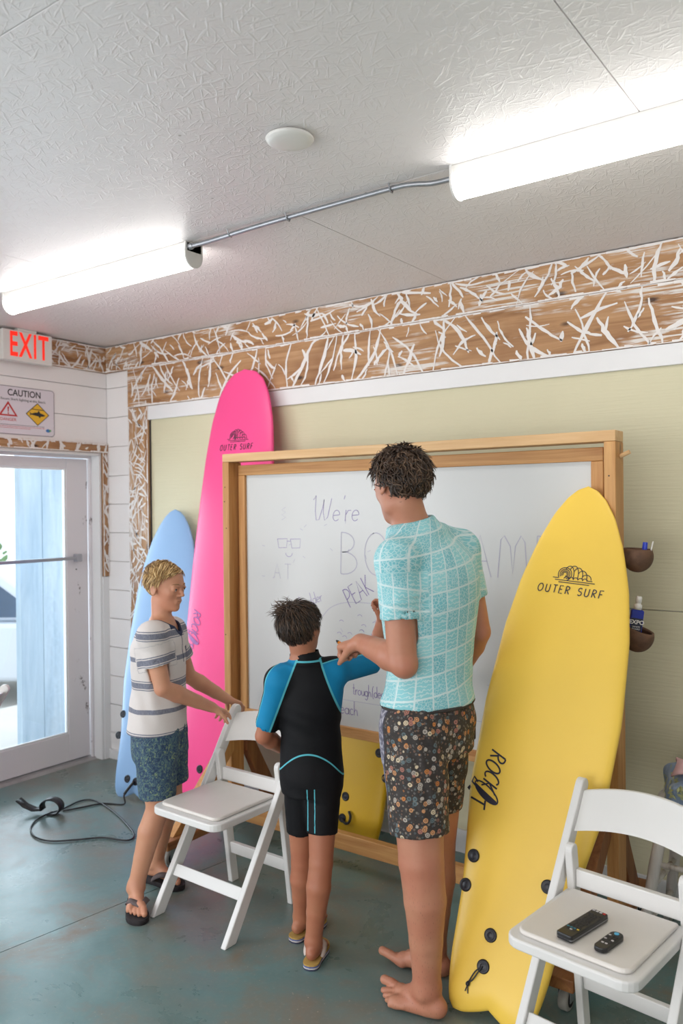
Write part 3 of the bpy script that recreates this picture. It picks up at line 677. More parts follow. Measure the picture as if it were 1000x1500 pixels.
# ------------------------------------------------------------------ surfboards
def foam(name, col, white):
    g = G(name); o = g.obj(); n = g.noise(o, 2.0, 4); n2 = g.noise(o, 160, 2)
    c = g.mix(g.step(n, .35, .7), col, tuple(min(1, x * 1.06) for x in col[:3]) + (1,))
    g.bump(g.ma('ADD', g.ma('MULTIPLY', n2, .5), g.noise(o, 9, 3)), .12, .003)
    return g.done(c, .38)
M['fpink'] = foam('pink_foam', S(244, 78, 144), .1); M['fyel'] = foam('yellow_foam', S(246, 206, 84), .1); M['fblue'] = foam('blue_foam', S(140, 178, 220), .1); M['fyel2'] = foam('deep_yellow_foam', S(226, 182, 34), .1)
M['plug'] = plain('black_plug', S(28, 30, 40), .4); M['navyink'] = plain('navy_print', S(48, 46, 62), .5)
class Board:
    """surfboard: u across, v from tail (0) to nose (L), deck towards -w"""
    def __init__(s, L, W, th, tail, notch, nose=(.95, .85, .69, .49, .31, .16), bow=.03):
        s.L, s.W, s.th, s.tail, s.notch, s.bow = L, W, th, tail, notch, bow
        s.T = np.array([0, .012, .03, .08, .2, .38, .55, .70, .80, .88, .94, .975, .993, 1.0])
        s.Hh = np.array([tail * .80, tail * .93, tail, tail * 1.08 + .02, tail * .62 + .38 * .97, .965, 1.0, *nose, .012]) * W / 2
        tt = np.linspace(0, 1, 400); hh = np.interp(tt, s.T, s.Hh)
        k = np.hanning(15); k /= k.sum(); sm = np.convolve(np.pad(hh, 7, mode='edge'), k, 'valid'); m = (tt > .03) & (tt < .965); hh[m] = sm[m]
        s.tt, s.hh = tt, hh
    def half(s, t): return float(np.interp(t, s.tt, s.hh))
    def v0(s, u): return s.notch * max(0, 1 - abs(u) / (s.tail * s.W / 2 * .62)) ** 1.3
    def rock(s, t): return -s.bow * 4 * t * (1 - t)
    def thick(s, t): return s.th * min(1, (max(t, 0) / .035) ** .5 if t < .035 else 1) * (1 if t < .6 else 1 - .72 * ((t - .6) / .4) ** 1.6)
    def deck(s, u, v, q=.0012):
        t = min(max(v / s.L, .001), 1); h = max(s.half(t), 1e-3); x = min(abs(u) / h, 1)
        return Vector((u, v, -s.rock(t) - s.thick(t) / 2 * max(0, 1 - x ** 2.5) ** .31 - q - .0008))
    def mesh(s, name):
        mb = MB(); NS, NR = 64, 40; vs = []
        ts = [0, .002, .006, .012, .02, .03] + list(np.linspace(.045, .93, 40)) + list(1 - .07 * (1 - np.linspace(0.08, 1, 18)) ** 1.6)
        for t in ts:
            h = s.half(t); th = s.thick(t) / 2
            for k in range(NR):
                a = 2 * PI * k / NR; c, sn = math.cos(a), math.sin(a)
                u = h * math.copysign(abs(c) ** .8, c); w = th * math.copysign(abs(sn) ** .62, sn)
                v = s.v0(u) * (1 - t) ** 3 + t * s.L
                vs.append((u, v, w - s.rock(t)))
        m = len(ts)
        fs = [(i * NR + k, i * NR + (k + 1) % NR, (i + 1) * NR + (k + 1) % NR, (i + 1) * NR + k) for i in range(m - 1) for k in range(NR)]
        fs += [tuple((m - 1) * NR + k for k in range(NR))]
        mb.add(vs, fs); return mb.mesh(name, True)
def plug(parent, B, u, v, r=.021):
    p = B.deck(u, v, 0); mb = MB()
    mb.lathe([(r * .05, .0045), (r * .45, .0045), (r * .55, .003), (r * .7, .0065), (r * .9, .006), (r, .003), (r, -.006)], p, (0, 0, -1), 22)
    return mb.build('plug', M['plug'], parent, smooth=True)
def logo(parent, B, v, mat, s=1.0):
    mb = MB(); f = B.deck; w = .0042 * s
    write(mb, 'OUTER SURF', -.128 * s, v, .030 * s, w * .9, f, space=.28, slant=.12, sx=.95)
    y = v + .052 * s; q = .001
    mb.ribbon([(-.075 * s, y + .008 * s), (-.052 * s, y + .008 * s)], w * .7, f); mb.ribbon([(-.065 * s, y), (.06 * s, y)], w * .7, f); mb.ribbon([(-.05 * s, y - .008 * s), (.068 * s, y - .008 * s)], w * .7, f)
    mb.ribbon([(.06 * s, y), (.088 * s, y)], w * .7, f); mb.ribbon([(.055 * s, y + .008 * s), (.078 * s, y + .008 * s)], w * .7, f)
    for r in (.026, .019, .013, .008): mb.ribbon(arc((-.030) * s, y + .024 * s, r * s, r * s, -70, 215, 16), w * .7, f)
    for k in range(5):
        cx = (-.014 + .017 * k) * s; hh = (.058, .060, .054, .044, .030)[k] * s
        mb.ribbon(arc(cx, y + hh * .45, .018 * s, hh * .55, 150, 0, 9) + [(cx + .018 * s, y + .012 * s)], w * .7, f)
    mb.ribbon(sum([arc((-.022 + .018 * k) * s, y + .006 * s, .009 * s, .009 * s, 180, 0, 6) for k in range(5)], []), w * .7, f)
    return mb.build('logo_print', mat, parent)
def rock_print(parent, B, u, v, mat, s=1.0, side=-1):
    """hand-lettered word running down the board, the I drawn as a little surfboard"""
    mb = MB(); f = B.deck; a = -PI / 2 + .10 * side
    L = write(mb, 'ROCK', u, v, .058 * s, .0058 * s, f, space=.03, slant=.28, ang=a, jit=.12, sx=.78)
    ca, sa = math.cos(a), math.sin(a)
    R = lambda x, y: (u + x * ca - y * sa, v + x * sa + y * ca)
    ex, ey = L + .012 * s, .030 * s
    el = lambda rx, ry, a0, a1: [R(ex + rx * math.cos(t) + .35 * ry * math.sin(t), ey + ry * math.sin(t)) for t in np.linspace(math.radians(a0), math.radians(a1), 24)]
    mb.ribbon(el(.021 * s, .050 * s, 0, 372), .005 * s, f)
    fil = el(.020 * s, .048 * s, -85, 80); mid = [R(ex + .35 * y, ey + y) for y in np.linspace(-.046 * s, .046 * s, 24)]
    vs = [B.deck(*p, .0012) for p in fil] + [B.deck(*p, .0012) for p in mid]
    mb.add(vs, [(i, i + 1, 24 + i + 1, 24 + i) for i in range(23)])
    mb.ribbon([R(ex - .022 * s, -.010 * s), R(ex - .034 * s, -.030 * s), R(ex - .016 * s, -.034 * s), R(ex - .008 * s, -.016 * s)], .006 * s, f)
    mb.ribbon([R(ex + .010 * s, -.036 * s), R(ex + .004 * s, -.046 * s)], .016 * s, f)
    mb.ribbon([R(ex + .034 * s, -.020 * s), R(ex + .040 * s, .040 * s)], .0065 * s, f); mb.ribbon([R(ex + .026 * s, .036 * s), R(ex + .056 * s, .042 * s)], .0065 * s, f)
    return mb.build('lettering_print', mat, parent)
def make_board(name, label, B, mat, base, top, roll):
    t = thing(name, label, 'surfboard'); b, tp = Vector(base), Vector(top)
    y = (tp - b).normalized(); x = Vector((math.cos(roll), math.sin(roll), 0)); x = (x - y * x.dot(y)).normalized(); z = x.cross(y)
    # local deck -> -w ; we want -w = z(world, towards room) so use a mirrored u
    t.location = b; t.rotation_euler = Matrix(((-x.x, y.x, -z.x), (-x.y, y.y, -z.y), (-x.z, y.z, -z.z))).to_euler()
    link('foam_body', B.mesh('foam_body'), mat, t)
    return t
class Flip:
    """deck access with u counted to the right as seen from the room"""
    def __init__(s, B): s.B = B
    def deck(s, u, v, q=.0012): return s.B.deck(-u, v, q)
BY = Board(1.77, .475, .062, .60, .035, (.93, .81, .645, .46, .29, .15), .05)
yb = make_board('yellow_surfboard', 'yellow soft-top surfboard leaning on the right post of the whiteboard stand', BY, M['fyel'], (-1.128, 2.280, .008), (-1.012, 2.90, 1.655), math.radians(3))
F_ = Flip(BY)
logo(yb, F_, 1.372, M['navyink'], .92); rock_print(yb, F_, -.172, .800, M['navyink'], 1.0)
for u, v in ((-.152, .45), (-.158, .356), (.108, .434), (.16, .356), (-.036, .242), (-.037, .15)): plug(yb, F_, u, v)
p = F_.deck(-.037, .15, .006)
lp = MB().tube(smooth_curve([p, p + Vector((.018, -.018, -.004)), p + Vector((.032, -.050, -.003)), p + Vector((.036, -.058, -.003)), p + Vector((.022, -.045, -.005)), p + Vector((.008, -.015, -.004)), p + Vector((.002, -.002, 0))], 6), .0022, 7).build('leash_string', M['plug'], yb, smooth=True)
MB().lathe([(.001, -.008), (.006, -.004), (.007, .002), (.003, .008)], p + Vector((.035, -.062, -.004)), (0, 1, 0), 10).build('string_knot', M['plug'], lp, smooth=True)
MB().tube([p + Vector((.035, -.066, -.003)), p + Vector((.030, -.088, -.002))], .0018, 6).build('string_end', M['plug'], lp)
MB().tube([p + Vector((.036, -.066, -.003)), p + Vector((.040, -.084, -.002))], .0018, 6).build('string_end', M['plug'], lp)

BP = Board(2.37, .56, .070, .66, .0, (.97, .92, .83, .68, .50, .30))
pk = make_board('pink_surfboard', 'tall hot pink soft-top surfboard leaning on the sage wall', BP, M['fpink'], (-3.070, 2.945, .008), (-3.040, 3.300, 2.325), math.radians(-3))
FP = Flip(BP)
logo(pk, FP, 1.925, M['navyink'], 1.0); rock_print(pk, FP, -.20, 1.055, plain('faded_violet_print', S(150, 90, 160), .5), 1.05)
for u, v in ((-.20, .16), (-.215, .3), (.20, .16), (.215, .3), (0, .1), (0, .25)): plug(pk, FP, u, v)

BB = Board(1.63, .48, .060, .62, .035)
bl = make_board('blue_surfboard', 'small light blue surfboard with coiled-out black leash in the corner', BB, M['fblue'], (-3.560, 2.935, .008), (-3.615, 3.310, 1.562), math.radians(4))
FB = Flip(BB)
for u, v in ((-.178, .44), (-.205, .32), (.178, .44), (.205, .32), (-.008, .22), (-.045, .105), (.02, .10)): plug(bl, FB, u, v)

B2 = Board(1.60, .54, .062, .62, .03)
y2 = make_board('deep_yellow_surfboard', 'deep yellow surfboard standing behind the whiteboard stand, tail showing below the board', B2, M['fyel2'], (-2.262, 3.135, .008), (-2.300, 3.318, 1.59), math.radians(-2))
F2 = Flip(B2)
for u, v in ((-.165, .44), (-.20, .33), (.165, .44), (.20, .33), (-.01, .215), (-.02, .115)): plug(y2, F2, u, v)
p = F2.deck(-.02, .115, .004)
MB().tube(smooth_curve([p, p + Vector((-.03, -.016, -.012)), p + Vector((-.055, -.004, -.016)), p + Vector((-.058, .022, -.012)), p + Vector((-.044, .04, -.006))], 6), .006, 8).build('leash_loop', M['plug'], y2, smooth=True)

# black leash lying on the floor, tied to the blue board
M['leash'] = plain('black_leash', S(22, 22, 26), .4)
Bw = lambda u, v, q: bl.matrix_world @ FB.deck(u, v, q)
bpy.context.view_layer.update()
ls = thing('surf_leash', 'black surf leash looped on the floor from the blue board to its ankle cuff', 'leash', (-3.6, 2.6, 0))
def F0(x, y, z=.006):
    d = FW + RT * ((x - 500) / FPX) - UP * ((y - 750) / FPX); t = (z - CAM.z) / d.z; return CAM + d * t
O = Vector((-3.6, 2.6, 0))
start = Bw(.015, .10, .008)
cord = smooth_curve([start - O, start - O + Vector((-.02, -.05, -.06))] + [F0(*q) - O for q in ((181, 1178), (150, 1177), (118, 1183), (92, 1188))], 8)
MB().tube(cord[:9], .008, 8).build('leash_end_strap', M['leash'], ls, smooth=True)
MB().tube(cord[8:], .0045, 8).build('cord', M['leash'], ls, smooth=True)
loop = smooth_curve([F0(*q) - O for q in ((90, 1186), (118, 1173), (140, 1173), (165, 1188), (186, 1208), (196, 1223), (186, 1231), (150, 1227), (112, 1230), (75, 1232), (52, 1226), (45, 1214), (52, 1202), (68, 1193), (84, 1188))], 8)
MB().tube(loop, .0042, 8).build('cord', M['leash'], ls, smooth=True)
c0 = F0(76, 1193, 0) - O; cu = MB(); ax = Vector((-.45, .9, 0)).normalized(); sd = Vector((ax.y, -ax.x, 0))
ring = [(c0 + sd * (.055 * math.cos(a)) + Vector((0, 0, .043 + .040 * math.sin(a)))) for a in np.linspace(-1.9, 3.6, 22)] + [c0 - sd * .10 + Vector((0, 0, .022)), c0 - sd * .15 + Vector((0, 0, .04)), c0 - sd * .19 + Vector((0, 0, .07))]
vs = []
for q in ring: vs += [q - ax * .026, q + ax * .026]
cu.add(vs, [(2 * i, 2 * i + 1, 2 * i + 3, 2 * i + 2) for i in range(len(ring) - 1)])
co = cu.build('ankle_cuff', M['leash'], ls, smooth=True); sm = co.modifiers.new('thickness', 'SOLIDIFY'); sm.thickness = .006; sm.offset = 0

# ------------------------------------------------------------------ white folding chairs
M['resin'] = plain('white_resin', S(226, 225, 223), .38, .015, 6); M['vinyl'] = plain('white_vinyl_pad', S(224, 219, 213), .45, .03, 6, .12, 220)
def make_chair(label):
    t = thing('folding_chair', label, 'chair', (0, 0, 0), 0, 'white folding chairs')
    UA, UB = Vector((0, 0, 0)), Vector((0, .447, .720)); ud = (UB - UA).normalized()
    for sg in (-1, 1):
        x = sg * .197
        # long member: front foot to back top
        n = Vector((0, -ud.z, ud.y)); w = .023
        pts = [UA - n * .0 + Vector((0, -.028, 0)), Vector((0, .030, 0))]
        pr = [(-.030, 0), (.028, 0)] + [((UB - n * 0).y + ud.y * 0 - n.y * w * math.cos(a) + ud.y * w * math.sin(a), UB.z - n.z * w * math.cos(a) + ud.z * w * math.sin(a)) for a in np.linspace(0, PI, 9)]
        MB().prism(pr, 0, x - .0125, x + .0125).build('long_leg', M['resin'], t, bevel=.004)
        xr = sg * .168
        LA, LB = Vector((0, .392, 0)), Vector((0, .318, .565)); ld = (LB - LA).normalized(); ln = Vector((0, -ld.z, ld.y)); w2 = .020
        pr = [(.372, 0), (.414, 0)] + [(LB.y - ln.y * w2 * math.cos(a) + ld.y * w2 * math.sin(a), LB.z - ln.z * w2 * math.cos(a) + ld.z * w2 * math.sin(a)) for a in np.linspace(0, PI, 9)]
        MB().prism(pr, 0, xr - .012, xr + .012).build('rear_leg', M['resin'], t, bevel=.004)
        MB().lathe([(.006, 0), (.006, .006)], (x - sg * .0185, .32, .545), (sg, 0, 0), 10).build('pivot_bolt', M['steel'], t)
    # seat frame with rounded front corners
    def seat(w, y0, y1, r):
        return [(w, y1), (-w, y1)] + [(-w + r - r * math.cos(a), y0 + r - r * math.sin(a)) for a in np.linspace(0, PI / 2, 6)] + [(w - r + r * math.sin(a), y0 + r - r * math.cos(a)) for a in np.linspace(0, PI / 2, 6)]
    MB().prism(seat(.182, -.045, .318, .045), 2, .418, .447).build('seat_frame', M['resin'], t, bevel=.006, seg=3)
    MB().prism(seat(.158, -.018, .300, .03), 2, .4475, .461).build('seat_pad', M['vinyl'], t, bevel=.006, seg=3)
    # curved backrest slat
    mb = MB(); vs = []; N = 22
    for i in range(N + 1):
        q = -1 + 2 * i / N; x = q * .1845; bow = .040 * (1 - q * q); arch = .020 * (1 - q * q)
        for sgn, th in ((0, 0), (1, .014)):
            for zz in (.600, .708):
                c = Vector((x, UB.y * (zz / UB.z) + bow + th - .006, zz + arch * (1 if zz > .65 else .9)))
                vs.append(c)
    fs = []
    for i in range(N):
        a, b = 4 * i, 4 * i + 4
        fs += [(a, a + 1, b + 1, b), (a + 2, b + 2, b + 3, a + 3), (a + 1, a + 3, b + 3, b + 1), (a, b, b + 2, a + 2)]
    fs += [(0, 2, 3, 1), (4 * N, 4 * N + 1, 4 * N + 3, 4 * N + 2)]
    mb.add(vs, fs).build('backrest', M['resin'], t, smooth=False, bevel=.003)
    MB().bar((-.184, .088, .150), (.184, .088, .150), ud, .045, .018).build('front_stretcher', M['resin'], t, bevel=.003)
    MB().bar((-.1555, .372, .155), (.1555, .372, .155), (0, -.13, 1), .050, .018).build('rear_stretcher', M['resin'], t, bevel=.003)
    MB().box(-.1555, .1555, .322, .344, .455, .508).build('rear_rail', M['resin'], t, bevel=.003)
    return t
ch = make_chair('white folding chair held by the boy in the striped shirt')
ch.location = (-2.295, 2.161, 0); ch.rotation_euler = (0, 0, math.radians(-1.4))
c2 = copy_tree(ch); c2['label'] = 'white folding chair in the right foreground with two remotes on its seat'
c2.location = (-.765, 2.045, 0); c2.rotation_euler = (0, 0, math.radians(-7))
c3 = copy_tree(ch); c3['label'] = 'white folding chair cut off by the left edge of the picture'
c3.rotation_euler = (0, 0, math.radians(-54))
c3.location = (-3.955, 1.850, 0)

# ------------------------------------------------------------------ remote controls on the seat
M['rblack'] = plain('black_remote_plastic', S(26, 26, 28), .35); M['rgrey'] = plain('grey_remote_edge', S(120, 120, 122), .3); M['rkey'] = plain('dark_rubber_keys', S(52, 52, 55), .6)
M['klight'] = plain('light_keys', S(200, 196, 196), .5); M['kteal'] = plain('teal_keys', S(50, 130, 150), .5); M['kblue'] = plain('blue_key', S(90, 180, 220), .4); M['kyel'] = plain('yellow_key', S(220, 190, 70), .5)
SZ = .4615
r1 = thing('tv_remote', 'long black television remote on the white chair seat', 'remote', (-.772, 2.140, SZ), math.radians(-13)); L = .178
MB().prism(rrect(.048, L, .007), 2, .002, .020).build('case', M['rblack'], r1, bevel=.003)
MB().prism([(p[0] * 1.02, p[1] * 1.004) for p in rrect(.048, L, .007)], 2, .007, .010).build('silver_band', M['rgrey'], r1)
for ch_ in r1.children: ch_.location = (0, -L / 2, 0)
def keys(r, rowlist, y0, dy, z, y_off):
    for j, row in enumerate(rowlist):
        for i, m in enumerate(row):
            if not m: continue
            n = len(row); x = (i - (n - 1) / 2) * .0098
            MB().box(x - .0034, x + .0034, y0 + j * dy - .0024 + y_off, y0 + j * dy + .0024 + y_off, z, z + .0016).build('key', M[m], r, bevel=.0006, seg=1)
k = 'rkey'
keys(r1, [[k, 'klight', k], ['kteal', 'kteal', 'kteal', 'kyel'], [k] * 4, [k, k, k], [k, k, k], [k] * 4, [k] * 4, [k, k, k], [k, k, k], [k, k, k], [k, k, k], [k] * 4], .034, .0102, .0201, -L / 2)
for i in range(4): MB().box(-.019 + i * .0105, -.012 + i * .0105, L / 2 - .012, L / 2 - .006, .0201, .0214).build('key', M['klight'] if i < 3 else M['redink'], r1)
r2 = thing('stick_remote', 'short black streaming remote with rounded ends on the white chair seat', 'remote', (-.690, 2.103, SZ), math.radians(-11)); L2 = .108
g0 = rrect(.036, L2, .016)
MB().prism([(p[0], p[1] - L2 / 2) for p in g0], 2, .001, .014).build('case', M['rblack'], r2, bevel=.003)
MB().lathe([(.0065, 0), (.0065, .0012), (.004, .0016)], (0, L2 / 2 - .014, .0141), n=18).build('blue_key', M['kblue'], r2)
keys(r2, [[None, None], ['klight', 'klight'], [k, k, k], ['klight', k, 'klight'], [k, k, k], ['klight', k, k]], .020, .0115, .0141, -L2 / 2)

# ------------------------------------------------------------------ whitewashed stool with denim jacket
def m_wash():
    g = G('whitewashed_wood'); o = g.obj(); n = g.noise(g.map(o, (30, 30, 4)), 1, 4, .6)
    c = g.ramp(n, [(.30, S(140, 120, 100)), (.42, S(196, 190, 184)), (.7, S(214, 210, 206))]); g.bump(n, .3, .001); return g.done(c, .6)
M['wash'] = m_wash()
stl = thing('wooden_stool', 'whitewashed wooden stool behind the right folding chair', 'stool', (-.655, 3.10, 0))
tops = [(-.12, -.12), (.12, -.12), (.12, .12), (-.12, .12)]; bots = [(-.20, -.17), (.19, -.17), (.19, .17), (-.19, .17)]
for a, b in zip(tops, bots): MB().tube([(b[0], b[1], 0), (a[0] * .6 + b[0] * .4, a[1] * .6 + b[1] * .4, .33), (a[0], a[1], .525)], [.017, .021, .019], 10).build('leg', M['wash'], stl, smooth=True)
for i, z in ((0, .335), (1, .28), (2, .335), (3, .25)):
    j = (i + 1) % 4; t = z / .525; P = lambda q: (bots[q][0] + (tops[q][0] - bots[q][0]) * t, bots[q][1] + (tops[q][1] - bots[q][1]) * t, z)
    MB().tube([P(i), P(j)], .0105, 8).build('rung', M['wash'], stl, smooth=True)
for i, z in ((3, .12),):
    P = lambda q: (bots[q][0] * .9, bots[q][1] * .9, z)
    MB().tube([P(3), P(0)], .0105, 8).build('rung', M['wash'], stl, smooth=True)
MB().lathe([(.02, .525), (.165, .525), (.172, .533), (.172, .545), (.165, .552), (.02, .553)], n=36).build('seat', M['wash'], stl, smooth=True)
def m_denim():
    g = G('washed_denim'); o = g.obj(); n = g.noise(o, 14, 4); w = g.noise(g.map(o, (300, 300, 60)), 1, 2)
    c = g.ramp(n, [(.3, S(92, 116, 152)), (.55, S(128, 152, 184)), (.75, S(164, 182, 204))]); c = g.mix(g.ma('MULTIPLY', w, .3), c, S(210, 216, 224)); g.bump(g.ma('ADD', n, w), .4, .002); return g.done(c, .85)
M['denim'] = m_denim(); M['pinkc'] = plain('pink_lining', S(206, 168, 170), .85, .12, 18, .3, 60)
def cloth_lump(mb, cx, cy, z0, rx, ry, h, seed, n=40, rings=18):
    rnd = random.Random(seed); ph = [rnd.uniform(0, 6) for _ in range(6)]; vs = [(cx, cy, z0 + h)]
    for j in range(1, rings + 1):
        t = j / rings
        for i in range(n):
            a = 2 * PI * i / n; f = 1 + .10 * math.sin(3 * a + ph[0]) + .07 * math.sin(5 * a + ph[1] + 3 * t) + .04 * math.sin(9 * a + ph[2] + 6 * t)
            r = math.sin(min(t * 1.25, 1) * PI / 2) * f
            z = z0 + h * (1 - max(0, t - .08) ** 1.7 * 1.18) + .014 * math.sin(4 * a + ph[3] + 7 * t) * (1 if t < .9 else .3)
            vs.append((cx + rx * r * math.cos(a), cy + ry * r * math.sin(a), max(z, z0)))
    fs = [(0, 1 + i, 1 + (i + 1) % n) for i in range(n)] + [(1 + (j - 1) * n + i, 1 + j * n + i, 1 + j * n + (i + 1) % n, 1 + (j - 1) * n + (i + 1) % n) for j in range(1, rings) for i in range(n)]
    return mb.add(vs, fs)
jk = thing('denim_jacket', 'folded denim jacket with pink lining and leafy embroidery on the stool', 'jacket', (-.655, 3.10, .554))
cloth_lump(MB(), 0, 0, .0, .165, .15, .125, 3).build('denim_body', M['denim'], jk, smooth=True)
mb = MB(); pl = []
for i in range(9):
    for j in range(7):
        u, v = i / 8, j / 6; x = -.10 + .19 * u; y = -.13 + .13 * v
        pl.append((x + .01 * math.sin(5 * v), y, .075 + .062 * math.sin(PI * min(v * .6 + .15, 1)) + .012 * math.sin(7 * u + 3 * v) + (u - .3) * .02))
mb.add(pl, [(i * 7 + j, (i + 1) * 7 + j, (i + 1) * 7 + j + 1, i * 7 + j + 1) for i in range(8) for j in range(6)])
pq = mb.build('pink_lining', M['pinkc'], jk, smooth=True); sm = pq.modifiers.new('thickness', 'SOLIDIFY'); sm.thickness = .006
mb = MB(); rnd = random.Random(6); dm = [o_ for o_ in jk.children if o_.name.startswith('denim_body')][0].data
cand = [v for v in dm.vertices if v.normal.y < -.35 and v.normal.x < .2 and v.co.x < .0 and .03 < v.co.z < .095]
for k_ in range(46):
    v = rnd.choice(cand); a = rnd.uniform(0, 2 * PI); n_ = v.normal; t1_ = n_.orthogonal().normalized(); t2_ = n_.cross(t1_); t_ = t1_ * math.cos(a) + t2_ * math.sin(a); w_ = n_.cross(t_)
    c = v.co + n_ * .003 + t1_ * rnd.gauss(0, .006) + t2_ * rnd.gauss(0, .006)
    mb.add([c - t_ * .012, c + w_ * .004, c + t_ * .012, c - w_ * .004], [(0, 1, 2, 3)])
e = mb.build('leafy_embroidery', plain('green_cream_thread', S(186, 190, 140), .8, .25, 60), jk); e['kind'] = 'stuff'

# ------------------------------------------------------------------ bodies: smooth distance fields turned into one continuous surface
def V3(p): return np.array([p[0], p[1], p[2]], dtype=np.float32)
class Field:
    def __init__(s): s.P = []
    def cone(s, a, b, ra, rb, k=.02, op='+', flat=False, grp=''):
        s.P.append(dict(t='c', a=V3(a), b=V3(b), ra=ra, rb=rb, k=k, op=op, flat=flat, grp=grp)); return s
    def chain(s, pts, rs, k=.02, grp='', op='+'):
        for i in range(len(pts) - 1): s.cone(pts[i], pts[i + 1], rs[i], rs[i + 1], k, op, grp=grp)
        return s
    def ell(s, c, ax, r, k=.02, op='+', grp=''):
        s.P.append(dict(t='e', c=V3(c), ax=np.array([V3(q) for q in ax]), r=V3(r), k=k, op=op, grp=grp)); return s
    def ball(s, c, r, k=.02, op='+', grp=''): return s.ell(c, ((1, 0, 0), (0, 1, 0), (0, 0, 1)), (r, r, r), k, op, grp)
    def loft(s, st, k=.02, op='+', grp=''):
        """st rows: z, cx, cy, half width, half depth, heading (rad)"""
        A = np.array(st, dtype=np.float64); z = A[:, 0]; zz = np.linspace(z[0], z[-1], 120)
        cols = []
        for c in range(1, 6):     # smooth interpolation
            y = np.interp(zz, z, A[:, c]); kk = np.hanning(17); kk /= kk.sum(); cols.append(np.convolve(np.pad(y, 8, mode='edge'), kk, 'valid'))
        s.P.append(dict(t='l', z=zz, c=cols, k=k, op=op, grp=grp, rm=max(A[:, 3].max(), A[:, 4].max()))); return s
    @staticmethod
    def bbox(p, g):
        m = p['k'] + .012 + g
        if p['t'] == 'c': r = max(p['ra'], p['rb']) + m; return np.minimum(p['a'], p['b']) - r, np.maximum(p['a'], p['b']) + r
        if p['t'] == 'e': r = float(p['r'].max()) + m; return p['c'] - r, p['c'] + r
        cx, cy = p['c'][0], p['c'][1]; r = p['rm'] + m
        return np.array([cx.min() - r, cy.min() - r, p['z'][0] - m]), np.array([cx.max() + r, cy.max() + r, p['z'][-1] + m])
    @staticmethod
    def dist(p, X, Y, Z):
        if p['t'] == 'c':
            a, b = p['a'], p['b']; d = b - a; L2 = float(d @ d) + 1e-12
            t = ((X - a[0]) * d[0] + (Y - a[1]) * d[1] + (Z - a[2]) * d[2]) / L2; tc = np.clip(t, 0, 1)
            r = p['ra'] + (p['rb'] - p['ra']) * tc
            q = np.sqrt((X - a[0] - d[0] * tc) ** 2 + (Y - a[1] - d[1] * tc) ** 2 + (Z - a[2] - d[2] * tc) ** 2) - r
            if p['flat']: q = np.maximum(q, (t - 1) * math.sqrt(L2))
            return q
        if p['t'] == 'e':
            c, ax, r = p['c'], p['ax'], p['r']; k0 = 0; k1 = 0
            for i in range(3):
                u = (X - c[0]) * ax[i][0] + (Y - c[1]) * ax[i][1] + (Z - c[2]) * ax[i][2]
                k0 = k0 + (u / r[i]) ** 2; k1 = k1 + (u / r[i] ** 2) ** 2
            k0 = np.sqrt(k0); return k0 * (k0 - 1) / np.sqrt(k1 + 1e-9)
        zz = p['z']; zl = Z[0, 0, :]; f = [np.interp(zl, zz, c).astype(np.float32)[None, None, :] for c in p['c']]
        ch, sh = np.cos(f[4]), np.sin(f[4]); dx, dy = X - f[0], Y - f[1]
        fw = dx * ch + dy * sh; lf = -dx * sh + dy * ch
        k0 = np.sqrt((lf / f[2]) ** 2 + (fw / f[3]) ** 2); k1 = np.sqrt((lf / f[2] ** 2) ** 2 + (fw / f[3] ** 2) ** 2) + 1e-6
        q = k0 * (k0 - 1) / k1
        return np.maximum(q, np.maximum(Z - zz[-1], zz[0] - Z))
    def surface(s, h=.004, base=(0, 0, 0), smooth=2, wr=None):
        lo = np.min([s.bbox(p, 0)[0] for p in s.P if p['op'] == '+'], 0); hi = np.max([s.bbox(p, 0)[1] for p in s.P if p['op'] == '+'], 0)
        N = np.ceil((hi - lo) / h).astype(int) + 2; D = np.full(N, .2, np.float32)
        gx = [(lo[i] + h * np.arange(N[i])).astype(np.float32) for i in range(3)]
        for p in s.P:
            b0, b1 = s.bbox(p, 0); i0 = np.clip(np.floor((b0 - lo) / h).astype(int), 0, N - 1); i1 = np.clip(np.ceil((b1 - lo) / h).astype(int) + 1, 1, N)
            if np.any(i1 <= i0): continue
            sl = tuple(slice(i0[i], i1[i]) for i in range(3))
            X, Y, Z = np.meshgrid(gx[0][sl[0]], gx[1][sl[1]], gx[2][sl[2]], indexing='ij', sparse=True)
            d = np.broadcast_to(s.dist(p, X, Y, Z), tuple(i1 - i0)).astype(np.float32); c = D[sl]; k = max(p['k'], 1e-4)
            if p['op'] == '+': e = np.maximum(k - np.abs(c - d), 0) / k; D[sl] = np.minimum(c, d) - e * e * k * .25
            else: d = -d; e = np.maximum(k - np.abs(c - d), 0) / k; D[sl] = np.maximum(c, d) + e * e * k * .25
        if wr is not None:
            X, Y, Z = np.meshgrid(*gx, indexing='ij', sparse=True); D = D + wr(X, Y, Z).astype(np.float32)
        return nets(D, lo, h, smooth)
